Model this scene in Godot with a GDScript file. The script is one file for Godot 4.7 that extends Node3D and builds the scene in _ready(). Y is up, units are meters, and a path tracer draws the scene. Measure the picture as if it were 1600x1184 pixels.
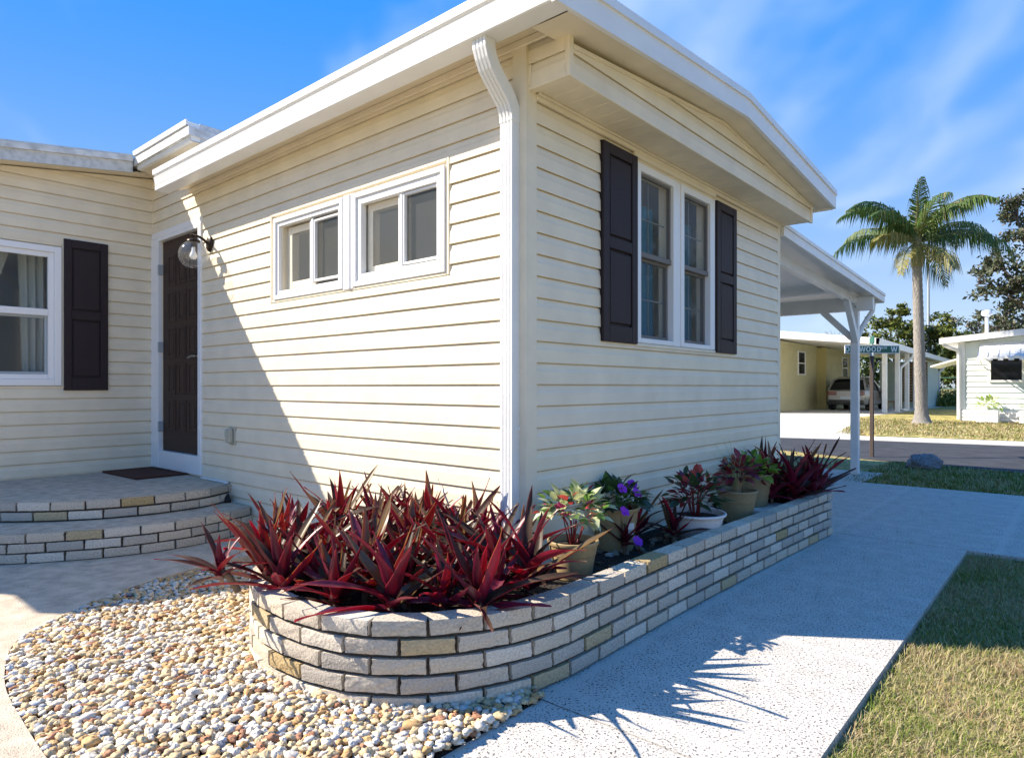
extends Node3D

const CH := 0.1143          # height of one siding course
const SUN := Vector3(0.68, -0.98, 1.0)
var rng := RandomNumberGenerator.new()
var M := {}
var taken := {}

# ---------------------------------------------------------------- mesh collecting
class MB:
	var v := PackedVector3Array()
	var n := PackedVector3Array()
	var uv := PackedVector2Array()
	var col := PackedColorArray()
	var ix := PackedInt32Array()
	var tint := Color.WHITE
	var colored := false
	func tri(a: Vector3, b: Vector3, c: Vector3) -> void:
		var m := (b - a).cross(c - a)
		if m.length_squared() < 1e-16:
			return
		m = m.normalized()
		var k := v.size()
		for p in [a, b, c]:
			v.append(p)
			n.append(m)
			col.append(tint)
		uv.append(Vector2(0, 0))
		uv.append(Vector2(1, 0))
		uv.append(Vector2(1, 1))
		ix.append(k)
		ix.append(k + 2)
		ix.append(k + 1)
	func quad(a: Vector3, b: Vector3, c: Vector3, d: Vector3) -> void:
		tri(a, b, c)
		tri(a, c, d)
	func box(lo: Vector3, hi: Vector3) -> void:
		hexa([Vector3(lo.x, lo.y, hi.z), Vector3(hi.x, lo.y, hi.z), Vector3(hi.x, lo.y, lo.z), Vector3(lo.x, lo.y, lo.z)], [Vector3(lo.x, hi.y, hi.z), Vector3(hi.x, hi.y, hi.z), Vector3(hi.x, hi.y, lo.z), Vector3(lo.x, hi.y, lo.z)])
	func hexa(b: Array, t: Array) -> void:   # bottom and top rings, counter-clockwise seen from above
		quad(b[3], b[2], b[1], b[0])
		quad(t[0], t[1], t[2], t[3])
		for i in 4:
			var j := (i + 1) % 4
			quad(b[i], b[j], t[j], t[i])
	func cbox(lo: Vector3, hi: Vector3, c: float) -> void:   # box with chamfered edges
		var m := (lo + hi) / 2.0
		var h := (hi - lo) / 2.0
		c = minf(c, minf(h.x, minf(h.y, h.z)) * 0.6)
		var P := func(sx: float, sy: float, sz: float, ax: int) -> Vector3:
			var q := Vector3(h.x - c, h.y - c, h.z - c)
			q[ax] = h[ax]
			return m + Vector3(q.x * sx, q.y * sy, q.z * sz)
		for ax in 3:
			for s in [-1.0, 1.0]:
				var u := (ax + 1) % 3
				var w := (ax + 2) % 3
				var pts := []
				for e in [[-1.0, -1.0], [1.0, -1.0], [1.0, 1.0], [-1.0, 1.0]]:
					var sg := Vector3.ZERO
					sg[ax] = s
					sg[u] = e[0]
					sg[w] = e[1]
					pts.append(P.call(sg.x, sg.y, sg.z, ax))
				if s > 0:
					quad(pts[0], pts[1], pts[2], pts[3])
				else:
					quad(pts[3], pts[2], pts[1], pts[0])
		for ax in 3:   # edges along ax
			var u := (ax + 1) % 3
			var w := (ax + 2) % 3
			for su in [-1.0, 1.0]:
				for sw in [-1.0, 1.0]:
					var q := []
					for e in [[-1.0, u], [1.0, u], [1.0, w], [-1.0, w]]:
						var sg := Vector3.ZERO
						sg[ax] = e[0]
						sg[u] = su
						sg[w] = sw
						q.append(P.call(sg.x, sg.y, sg.z, e[1]))
					if su * sw < 0:
						quad(q[0], q[1], q[2], q[3])
					else:
						quad(q[3], q[2], q[1], q[0])
		for sx in [-1.0, 1.0]:
			for sy in [-1.0, 1.0]:
				for sz in [-1.0, 1.0]:
					var a: Vector3 = P.call(sx, sy, sz, 0)
					var b: Vector3 = P.call(sx, sy, sz, 1)
					var d: Vector3 = P.call(sx, sy, sz, 2)
					if sx * sy * sz > 0:
						tri(a, b, d)
					else:
						tri(a, d, b)
	func prism(poly: PackedVector2Array, o: Vector3, ax: Vector3, ay: Vector3, w: Vector3) -> void:   # polygon swept along w
		if Geometry2D.is_polygon_clockwise(poly):
			poly = poly.duplicate()
			poly.reverse()
		var t := Geometry2D.triangulate_polygon(poly)
		var flip := ax.cross(ay).dot(w) < 0
		var pt := func(i: int) -> Vector3: return o + ax * poly[i].x + ay * poly[i].y
		for k in range(0, t.size(), 3):
			var a: Vector3 = pt.call(t[k])
			var b: Vector3 = pt.call(t[k + 1])
			var c: Vector3 = pt.call(t[k + 2])
			if (b - a).cross(c - a).dot(w) > 0:
				tri(a + w, b + w, c + w)
				tri(a, c, b)
			else:
				tri(a, b, c)
				tri(a + w, c + w, b + w)
		for i in poly.size():
			var j := (i + 1) % poly.size()
			var a: Vector3 = pt.call(i)
			var b: Vector3 = pt.call(j)
			if flip:
				quad(b, a, a + w, b + w)
			else:
				quad(a, b, b + w, a + w)
	func grid(rows: Array, wrap := false) -> void:   # smooth sheet
		var k0 := v.size()
		var w: int = rows[0].size()
		for r in rows:
			for p in r:
				v.append(p)
				n.append(Vector3.ZERO)
				uv.append(Vector2.ZERO)
				col.append(tint)
		for i in rows.size() - 1:
			for j in (w if wrap else w - 1):
				var a := k0 + i * w + j
				var b := k0 + i * w + (j + 1) % w
				var c := b + w
				var d := a + w
				for t in [[a, b, c], [a, c, d]]:
					var m := (v[t[1]] - v[t[0]]).cross(v[t[2]] - v[t[0]])
					if m.length_squared() < 1e-18:
						continue
					for q in t:
						n[q] += m
					ix.append(t[0])
					ix.append(t[2])
					ix.append(t[1])
		for i in range(k0, v.size()):
			n[i] = n[i].normalized() if n[i].length_squared() > 1e-20 else Vector3.UP
	func tube(pts: Array, rad: Array, sides := 8, cap := true) -> void:
		var rows := []
		var side := Vector3.ZERO
		for i in pts.size():
			var t: Vector3 = ((pts[mini(i + 1, pts.size() - 1)] as Vector3) - (pts[maxi(i - 1, 0)] as Vector3)).normalized()
			if side == Vector3.ZERO:
				side = t.cross(Vector3.UP if absf(t.y) < 0.9 else Vector3.RIGHT).normalized()
			side = (side - t * side.dot(t)).normalized()
			var up := side.cross(t)
			var row := PackedVector3Array()
			for s in sides:
				var a := TAU * s / sides
				row.append((pts[i] as Vector3) + (side * cos(a) + up * sin(a)) * float(rad[i]))
			rows.append(row)
		grid(rows, true)
		if cap:
			for e in [0, rows.size() - 1]:
				for s in range(1, sides - 1):
					if e == 0:
						tri(rows[e][0], rows[e][s], rows[e][s + 1])
					else:
						tri(rows[e][0], rows[e][s + 1], rows[e][s])
	func lathe(prof: Array, sides := 24, at := Vector3.ZERO) -> void:   # [radius, height]
		var rows := []
		for p in prof:
			var row := PackedVector3Array()
			for s in sides:
				var a := -TAU * s / sides
				row.append(at + Vector3(cos(a) * p[0], p[1], sin(a) * p[0]))
			rows.append(row)
		grid(rows, true)
	func bar(a: Vector3, b: Vector3, w: float, h: float) -> void:   # box along a-b
		var t := (b - a).normalized()
		var s := t.cross(Vector3.UP if absf(t.y) < 0.95 else Vector3.RIGHT).normalized()
		var u := s.cross(t).normalized()
		s *= w / 2.0
		u *= h / 2.0
		hexa([a + s - u, b + s - u, b - s - u, a - s - u], [a + s + u, b + s + u, b - s + u, a - s + u])
	func mesh(m: Material) -> ArrayMesh:
		var arr := []
		arr.resize(Mesh.ARRAY_MAX)
		arr[Mesh.ARRAY_VERTEX] = v
		arr[Mesh.ARRAY_NORMAL] = n
		arr[Mesh.ARRAY_TEX_UV] = uv
		if colored:
			arr[Mesh.ARRAY_COLOR] = col
		arr[Mesh.ARRAY_INDEX] = ix
		var am := ArrayMesh.new()
		am.add_surface_from_arrays(Mesh.PRIMITIVE_TRIANGLES, arr)
		am.surface_set_material(0, m)
		return am

class Trail:   # a smooth line on the ground, by arc length
	var p := PackedVector2Array()
	var c := PackedFloat32Array()
	func _init(pts: Array, smooth := true) -> void:
		var q := PackedVector2Array()
		for i in pts.size() - 1:
			var a: Vector2 = pts[maxi(i - 1, 0)]
			var b: Vector2 = pts[i]
			var d: Vector2 = pts[i + 1]
			var e: Vector2 = pts[mini(i + 2, pts.size() - 1)]
			for k in (8 if smooth else 1):
				q.append(b.cubic_interpolate(d, a, e, k / 8.0) if smooth else b)
		q.append(pts[-1])
		p = q
		c.append(0.0)
		for i in range(1, p.size()):
			c.append(c[-1] + p[i].distance_to(p[i - 1]))
	func length() -> float:
		return c[-1]
	func at(s: float) -> Vector2:
		s = clampf(s, 0.0, c[-1])
		for i in range(1, c.size()):
			if s <= c[i]:
				return p[i - 1].lerp(p[i], (s - c[i - 1]) / maxf(c[i] - c[i - 1], 1e-6))
		return p[-1]

# ---------------------------------------------------------------- naming
func numbered(called: String) -> String:
	if not taken.has(called):
		taken[called] = 0
		return called
	taken[called] += 1
	return "%s_%03d" % [called, taken[called]]

func tag(o: Node, label := "", category := "", group := "", kind := "") -> Node:
	for e in [["label", label], ["category", category], ["group", group], ["kind", kind]]:
		if e[1] != "":
			o.set_meta(e[0], e[1])
	return o

func thing(called: String, label: String, category: String, at := Vector3.ZERO, turn := 0.0, group := "") -> Node3D:
	var o := Node3D.new()
	o.name = numbered(called)
	add_child(o)
	o.position = at
	o.rotation.y = turn
	tag(o, label, category, group)
	return o

func put(called: String, mesh: Mesh, parent: Node = null, mat: Material = null) -> MeshInstance3D:
	var o := MeshInstance3D.new()
	o.mesh = mesh
	if mat:
		o.material_override = mat
	if parent == null:
		o.name = numbered(called)
		add_child(o)
	else:
		o.name = called
		parent.add_child(o, true)
	return o

func part(called: String, b: MB, m: Material, parent: Node = null) -> MeshInstance3D:
	return put(called, b.mesh(m), parent)

func setting(called: String, b: MB, m: Material, kind := "structure") -> MeshInstance3D:
	var o := part(called, b, m)
	o.set_meta("kind", kind)
	return o

# ---------------------------------------------------------------- textures and materials
func lin(r: float, g: float, b: float) -> Color:
	return Color(r, g, b).linear_to_srgb()

func noise(s: int, freq: float, oct := 4, kind := FastNoiseLite.TYPE_SIMPLEX_SMOOTH) -> FastNoiseLite:
	var f := FastNoiseLite.new()
	f.seed = s
	f.noise_type = kind
	f.frequency = freq
	f.fractal_octaves = oct
	return f

func field(s: int, freq: float, oct := 4, size := 512, kind := FastNoiseLite.TYPE_SIMPLEX_SMOOTH) -> PackedByteArray:
	var im := noise(s, freq, oct, kind).get_seamless_image(size, size)
	im.convert(Image.FORMAT_L8)
	return im.get_data()

func grey(d: PackedByteArray, size := 512) -> ImageTexture:
	return ImageTexture.create_from_image(Image.create_from_data(size, size, false, Image.FORMAT_L8, d))

func mottle(s: int, freq: float, lo: float, hi: float, oct := 4, power := 1.0, size := 512) -> ImageTexture:   # linear lo..hi
	var d := field(s, freq, oct, size)
	var lut := PackedByteArray()
	for i in 256:
		var x := lerpf(lo, hi, pow(i / 255.0, power))
		lut.append(int(clampf(Color(x, x, x).linear_to_srgb().r, 0.0, 1.0) * 255.0))
	for i in d.size():
		d[i] = lut[d[i]]
	return grey(d, size)

func specks(base: Color, dark: Color, s: int, freq: float, cut: int, tone: float, size := 1024, broad := 0.006) -> ImageTexture:   # linear colours; chips of a darker stone in a pale one
	var a := field(s, freq, 2, size)
	var b := field(s + 7, broad, 4, size)
	var f := field(s + 13, 0.35, 1, size)
	var d := PackedByteArray()
	d.resize(size * size * 3)
	var lut := []
	for i in 256:
		lut.append(int(Color(i / 255.0, 0, 0).linear_to_srgb().r * 255.0))
	for i in a.size():
		var k := clampf((a[i] - cut) / 22.0, 0.0, 1.0)
		var g := 1.0 + tone * (b[i] / 255.0 - 0.5) + 0.16 * (f[i] / 255.0 - 0.5)
		d[i * 3] = lut[int(clampf((base.r * (1.0 - k) + dark.r * k) * g, 0.0, 1.0) * 255.0)]
		d[i * 3 + 1] = lut[int(clampf((base.g * (1.0 - k) + dark.g * k) * g, 0.0, 1.0) * 255.0)]
		d[i * 3 + 2] = lut[int(clampf((base.b * (1.0 - k) + dark.b * k) * g, 0.0, 1.0) * 255.0)]
	return ImageTexture.create_from_image(Image.create_from_data(size, size, false, Image.FORMAT_RGB8, d))

func mat(c: Color, rough := 0.6, o := {}) -> StandardMaterial3D:
	var m := StandardMaterial3D.new()
	m.albedo_color = c
	m.roughness = rough
	m.metallic_specular = o.get("spec", 0.5)
	m.metallic = o.get("metal", 0.0)
	if o.has("tex"):
		m.albedo_texture = o.tex
	if o.has("bump"):
		m.heightmap_enabled = true
		m.heightmap_texture = o.bump
		m.heightmap_scale = o.get("relief", 0.3)
	if o.has("tex") or o.has("bump"):
		m.uv1_triplanar = true
		m.uv1_world_triplanar = o.get("world", true)
		var s = o.get("scale", 1.0)
		m.uv1_scale = s if s is Vector3 else Vector3(s, s, s)
	if o.has("back"):
		m.backlight_enabled = true
		m.backlight = o.back
	if o.has("alpha"):
		m.transparency = BaseMaterial3D.TRANSPARENCY_ALPHA
		m.albedo_color.a = o.alpha
	if o.get("vertex", false):
		m.vertex_color_use_as_albedo = true
	if o.has("coat"):
		m.clearcoat_enabled = true
		m.clearcoat = o.coat
		m.clearcoat_roughness = 0.08
	return m

func make_materials() -> void:
	var soft := mottle(3, 0.01, 0.86, 1.0)
	var fine := grey(field(11, 0.09, 3))
	var grain := grey(field(12, 0.03, 4))
	var stain := mottle(21, 0.035, 0.40, 1.15, 6, 0.8)
	var blot := mottle(22, 0.05, 0.48, 1.15, 6, 0.85)
	M.vinyl = mat(lin(0.82, 0.725, 0.55), 0.5, {tex = soft, scale = 0.6, bump = fine, relief = 0.05})
	M.vinyl_b = mat(lin(0.80, 0.705, 0.53), 0.5, {tex = soft, scale = 0.6, bump = fine, relief = 0.05})
	M.vinyls = [M.vinyl]
	for k in 3:
		var vm: StandardMaterial3D = M.vinyl.duplicate()
		vm.albedo_color = lin(0.82 + 0.012 * (k - 1), 0.725 + 0.010 * (k - 1), 0.55 + 0.004 * (1 - k))
		M.vinyls.append(vm)
	M.core = mat(lin(0.80, 0.705, 0.53), 0.8)
	M.inside = mat(lin(0.62, 0.59, 0.54), 0.9)
	M.white = mat(lin(0.80, 0.80, 0.79), 0.35, {tex = mottle(5, 0.006, 0.9, 1.0), scale = 0.8})
	M.frame = mat(lin(0.80, 0.80, 0.80), 0.3)
	M.grimy = mat(lin(0.62, 0.63, 0.62), 0.5, {tex = mottle(31, 0.03, 0.45, 1.05, 6, 0.4), scale = 0.9})
	M.soffit = mat(lin(0.80, 0.705, 0.53), 0.5, {tex = soft, scale = 0.7})
	M.roof = mat(lin(0.72, 0.72, 0.70), 0.7, {tex = blot, scale = 0.3})
	M.door = mat(lin(0.055, 0.034, 0.025), 0.6, {spec = 0.35})
	M.shutter = mat(lin(0.027, 0.0185, 0.021), 0.55, {bump = grey(field(14, 0.05, 3)), relief = 0.12, scale = Vector3(7.0, 0.9, 7.0), spec = 0.35})
	M.glass = mat(Color(0.9, 0.95, 0.95), 0.02, {alpha = 0.06, spec = 0.27})
	M.dim_glass = mat(Color(0.35, 0.4, 0.4), 0.03, {alpha = 0.35, spec = 0.6})
	M.screen = mat(lin(0.026, 0.028, 0.028), 0.8, {alpha = 0.5})
	M.screen.roughness = 0.9
	M.curtain = mat(lin(0.36, 0.40, 0.36), 0.9, {back = Color(0.5, 0.5, 0.5)})
	M.blue_curtain = mat(lin(0.010, 0.12, 0.20), 0.8)
	M.sash = mat(lin(0.14, 0.125, 0.112), 0.5)
	M.muntin = mat(lin(0.12, 0.12, 0.12), 0.6)
	M.metal = mat(lin(0.55, 0.53, 0.5), 0.3, {metal = 1.0})
	M.bronze = mat(lin(0.03, 0.018, 0.012), 0.35, {metal = 0.6})
	M.bulb = mat(lin(0.8, 0.8, 0.78), 0.3)
	M.outlet = mat(lin(0.44, 0.42, 0.33), 0.5)
	var face := grey(field(41, 0.035, 5))
	M.bricks = []
	for c in [[0.64, 0.565, 0.45], [0.58, 0.51, 0.41], [0.70, 0.63, 0.52], [0.54, 0.48, 0.39], [0.62, 0.54, 0.42], [0.49, 0.445, 0.375]]:
		M.bricks.append(mat(lin(c[0], c[1], c[2]), 0.9, {tex = [stain, blot, blot][M.bricks.size() % 3], bump = face, relief = 0.22, scale = 2.6 + 0.3 * M.bricks.size(), spec = 0.3}))
	M.ochre = [mat(lin(0.53, 0.42, 0.25), 0.9, {tex = blot, bump = face, relief = 0.28, scale = 2.6, spec = 0.3}), mat(lin(0.48, 0.36, 0.185), 0.9, {tex = stain, bump = face, relief = 0.28, scale = 3.1, spec = 0.3})]
	M.mortar = mat(lin(0.085, 0.070, 0.055), 0.95, {tex = mottle(44, 0.06, 0.5, 1.1), bump = face, relief = 0.5, scale = 4.0})
	M.walk = mat(Color.WHITE, 0.85, {tex = specks(Color(0.50, 0.475, 0.43), Color(0.03, 0.03, 0.034), 51, 0.08, 173, 0.22), bump = grey(field(51, 0.085, 2, 1024), 1024), relief = 0.15, scale = 0.9, spec = 0.35})
	M.entry = mat(Color.WHITE, 0.9, {tex = specks(Color(0.53, 0.45, 0.35), Color(0.15, 0.12, 0.09), 61, 0.12, 176, 0.5), bump = grey(field(62, 0.1, 3, 1024), 1024), relief = 0.3, scale = 1.1, spec = 0.3})
	M.tread = mat(Color.WHITE, 0.9, {tex = specks(Color(0.53, 0.45, 0.35), Color(0.15, 0.12, 0.09), 71, 0.12, 172, 0.5), bump = grey(field(72, 0.1, 3)), relief = 0.25, scale = 1.3, spec = 0.3})
	M.pale_concrete = mat(lin(0.62, 0.58, 0.51), 0.9, {tex = mottle(81, 0.02, 0.75, 1.05, 5), scale = 0.15})
	M.kerb = mat(lin(0.62, 0.60, 0.56), 0.9, {tex = mottle(83, 0.02, 0.7, 1.05, 5), scale = 0.4})
	M.asphalt = mat(Color.WHITE, 0.95, {tex = specks(Color(0.056, 0.060, 0.070), Color(0.028, 0.03, 0.034), 85, 0.15, 150, 0.5), scale = 0.35, spec = 0.3})
	M.soil = mat(lin(0.028, 0.02, 0.014), 1.0, {tex = mottle(87, 0.06, 0.4, 1.2), bump = face, relief = 2.0, scale = 2.0})
	M.turf = mat(Color.WHITE, 1.0, {tex = specks(Color(0.36, 0.285, 0.14), Color(0.18, 0.175, 0.055), 91, 0.05, 128, 0.8, 1024, 0.004), scale = 0.21, spec = 0.2})
	M.lawn_far = mat(Color.WHITE, 1.0, {tex = specks(Color(0.40, 0.33, 0.14), Color(0.17, 0.18, 0.05), 93, 0.03, 130, 0.7, 1024, 0.008), scale = 0.13, spec = 0.2})
	M.blade = mat(Color.WHITE, 0.9, {vertex = true, back = Color(0.35, 0.35, 0.25), spec = 0.2})
	M.pebble = mat(Color.WHITE, 0.75, {vertex = true, tex = mottle(95, 0.03, 0.72, 1.08, 4), scale = 9.0, spec = 0.4})
	M.leaf_top = mat(lin(0.046, 0.030, 0.020), 0.42, {back = lin(0.16, 0.02, 0.03), spec = 0.28})
	M.leaf_under = [mat(lin(0.19, 0.010, 0.042), 0.4, {back = lin(0.55, 0.03, 0.06)}), mat(lin(0.11, 0.008, 0.028), 0.4, {back = lin(0.4, 0.03, 0.05)}), mat(lin(0.27, 0.016, 0.042), 0.4, {back = lin(0.6, 0.06, 0.06)}), mat(lin(0.08, 0.008, 0.032), 0.4, {back = lin(0.3, 0.02, 0.05)})]
	M.leaf_olive = mat(lin(0.115, 0.075, 0.026), 0.35, {back = lin(0.3, 0.16, 0.04)})
	M.leaf_pale = mat(lin(0.42, 0.45, 0.27), 0.45, {back = lin(0.4, 0.45, 0.2)})
	M.leaf_green = mat(lin(0.055, 0.10, 0.028), 0.4, {back = lin(0.15, 0.3, 0.05)})
	M.leaf_lime = mat(lin(0.17, 0.27, 0.035), 0.45, {back = lin(0.3, 0.45, 0.06)})
	M.leaf_deep = mat(lin(0.022, 0.038, 0.016), 0.4, {back = lin(0.06, 0.12, 0.03)})
	M.leaf_red = mat(lin(0.17, 0.018, 0.022), 0.45, {back = lin(0.4, 0.05, 0.04)})
	M.leaf_coral = mat(lin(0.40, 0.07, 0.06), 0.5, {back = lin(0.5, 0.1, 0.08)})
	M.petal_pink = mat(lin(0.55, 0.06, 0.17), 0.5, {back = lin(0.5, 0.08, 0.2)})
	M.petal_purple = mat(lin(0.36, 0.025, 0.55), 0.5, {back = lin(0.4, 0.05, 0.5)})
	M.petal_white = mat(lin(0.75, 0.75, 0.72), 0.5)
	M.stem = mat(lin(0.16, 0.11, 0.07), 0.8)
	M.straw = mat(lin(0.42, 0.34, 0.2), 0.8)
	M.pot = mat(lin(0.40, 0.29, 0.145), 0.6, {tex = mottle(97, 0.02, 0.8, 1.05), scale = 3.0})
	M.pot_green = mat(lin(0.30, 0.235, 0.125), 0.6, {tex = mottle(98, 0.02, 0.8, 1.05), scale = 3.0})
	M.bowl = mat(lin(0.70, 0.68, 0.68), 0.45, {tex = mottle(99, 0.02, 0.85, 1.02), scale = 3.0})
	M.mat_fibre = mat(lin(0.13, 0.045, 0.025), 1.0, {tex = mottle(101, 0.2, 0.4, 1.2, 2), bump = fine, relief = 0.6, scale = 4.0})
	M.rock = mat(lin(0.24, 0.25, 0.27), 0.95, {tex = mottle(103, 0.03, 0.3, 1.3, 5), bump = face, relief = 3.0, scale = 1.4})
	M.yellow = mat(lin(0.62, 0.57, 0.35), 0.6, {tex = soft, scale = 0.3})
	M.yellow_deep = mat(lin(0.55, 0.47, 0.2), 0.6)
	M.mint = mat(lin(0.66, 0.72, 0.68), 0.55, {tex = soft, scale = 0.3})
	M.pale_green = mat(lin(0.52, 0.60, 0.52), 0.6, {tex = soft, scale = 0.3})
	M.wood = mat(lin(0.33, 0.19, 0.09), 0.8, {tex = mottle(105, 0.03, 0.55, 1.1), scale = Vector3(0.4, 4, 0.4)})
	M.dark = mat(lin(0.012, 0.013, 0.015), 0.2)
	M.car_glass = mat(lin(0.008, 0.009, 0.011), 0.06)
	M.car = mat(lin(0.36, 0.35, 0.34), 0.3, {metal = 0.35, coat = 0.8})
	M.tyre = mat(lin(0.018, 0.018, 0.018), 0.85)
	M.rim = mat(lin(0.5, 0.5, 0.5), 0.3, {metal = 0.9})
	M.tail = mat(lin(0.22, 0.015, 0.012), 0.2, {coat = 0.6})
	M.plate = mat(lin(0.62, 0.68, 0.72), 0.5)
	M.pole = mat(lin(0.085, 0.062, 0.05), 0.7, {tex = blot, scale = 3.0})
	M.sign_green = mat(lin(0.006, 0.12, 0.075), 0.45)
	M.sign_white = mat(lin(0.78, 0.80, 0.78), 0.45)
	M.galv = mat(lin(0.36, 0.40, 0.42), 0.5)
	M.palm_trunk = mat(lin(0.28, 0.262, 0.238), 0.95, {tex = mottle(107, 0.02, 0.6, 1.1, 4), bump = face, relief = 1.5, scale = Vector3(1.2, 0.5, 1.2)})
	M.palm_shaft = mat(lin(0.20, 0.17, 0.07), 0.6)
	M.bark = mat(lin(0.12, 0.10, 0.085), 0.95, {tex = blot, scale = 0.8})
	M.foliage = mat(Color.WHITE, 0.55, {vertex = true, back = Color(0.45, 0.5, 0.3), spec = 0.4})
	M.wire = mat(lin(0.05, 0.16, 0.11), 0.6)

# ---------------------------------------------------------------- start
func _ready() -> void:
	rng.seed = 7
	var cam := Camera3D.new()
	cam.name = "camera"
	add_child(cam)
	cam.position = Vector3(-2.638, 1.21, 2.187)
	cam.rotation.y = -atan2(0.7567, 0.6538)
	cam.set_frustum(0.05 * 1184.0 / 1032.0, Vector2(0, 0.05 * 13.0 / 1032.0), 0.05, 900.0)
	cam.current = true
	var env := Environment.new()
	env.background_mode = Environment.BG_SKY
	env.tonemap_mode = Environment.TONE_MAPPER_LINEAR
	env.tonemap_exposure = 2.2
	env.sdfgi_enabled = true
	env.ssao_enabled = true
	env.ssil_enabled = true
	var sm := ProceduralSkyMaterial.new()
	sm.sky_top_color = lin(0.002, 0.14, 0.455)
	sm.sky_horizon_color = lin(0.38, 0.45, 0.485)
	sm.sky_curve = 0.145
	sm.ground_bottom_color = lin(0.12, 0.11, 0.09)
	sm.ground_horizon_color = lin(0.3, 0.36, 0.38)
	sm.ground_curve = 0.02
	sm.sky_cover = cirrus()
	sm.sky_cover_modulate = Color(1, 1, 1, 1)
	sm.sun_angle_max = 12.0
	sm.energy_multiplier = 1.0
	var sky := Sky.new()
	sky.sky_material = sm
	env.sky = sky
	var we := WorldEnvironment.new()
	we.name = "environment"
	we.environment = env
	add_child(we)
	var sun := DirectionalLight3D.new()
	sun.name = "sun"
	add_child(sun)
	sun.look_at_from_position(Vector3.ZERO, SUN, Vector3.UP)
	sun.light_energy = 1.6
	sun.light_color = Color(1.0, 0.95, 0.88)
	sun.light_angular_distance = 0.5
	sun.shadow_enabled = true

	make_materials()
	ground()
	house()
	steps()
	planter()
	carport()
	gravel()
	small_fixtures()
	oyster_plants()
	pots()
	street()
	far_houses()
	car()
	palm()
	trees()
	grass()

func cirrus() -> ImageTexture:   # thin high cloud, the same all round
	var w := 1024
	var h := 512
	var im := Image.create(w, h, false, Image.FORMAT_RGBA8)
	var a := noise(31, 1.6, 5)
	var b := noise(32, 3.4, 5)
	for y in h / 2:
		var el := (0.5 - (y + 0.5) / h) * PI
		for x in w:
			var az := (x + 0.5) / w * TAU
			var d := Vector3(cos(az) * cos(el), sin(el), sin(az) * cos(el))
			var q := d / (d.y + 0.28)
			var warp := b.get_noise_3d(q.x * 0.3, q.z * 0.3, 5.0) * 0.5
			var k := a.get_noise_3d((q.x * 0.8 + q.z * 0.6) * 0.24 + warp * 0.5, (q.z * 0.8 - q.x * 0.6) * 0.62 + warp * 0.5, 1.0)
			var f := b.get_noise_3d((q.x * 0.8 + q.z * 0.6) * 0.5 + 9.0, (q.z * 0.8 - q.x * 0.6) * 2.2, 2.0)
			var c := 0.85 * smoothstep(-0.06, 0.62, k + f * 0.16)
			im.set_pixel(x, y, Color(lin(0.22, 0.18, 0.09), c))
	return ImageTexture.create_from_image(im)

# ---------------------------------------------------------------- ground
func flat(poly: Array, top: float, bottom: float) -> MB:
	var b := MB.new()
	var p := PackedVector2Array()
	for q in poly:
		p.append(Vector2(q[0], q[1]) if q is Array else q)
	b.prism(p, Vector3(0, bottom, 0), Vector3.RIGHT, Vector3.BACK, Vector3(0, top - bottom, 0))
	return b

const BORDER := [Vector2(0, -2.02), Vector2(-0.3, -2.08), Vector2(-0.62, -2.08), Vector2(-1.0, -2.0), Vector2(-1.33, -1.86), Vector2(-1.725, -1.578), Vector2(-1.86, -1.42), Vector2(-1.94, -1.19), Vector2(-2.0, -0.9), Vector2(-2.022, -0.6), Vector2(-2.036, -0.27), Vector2(-2.04, 0.1), Vector2(-2.03, 0.58)]
const NEAR_EDGE := [[11.6, -40.0], [11.3, -8.0], [11.0, -3.6], [10.78, -2.39], [9.99, -0.73], [9.6, 0.5], [9.31, 1.55], [8.9, 3.2], [8.6, 6.0], [8.4, 12.0], [8.4, 60.0]]
const FAR_EDGE := [[15.6, 60.0], [15.4, 12.0], [15.0, 5.0], [14.72, 1.26], [14.28, -1.7], [13.75, -3.39], [13.6, -8.0], [13.8, -40.0]]

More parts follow.
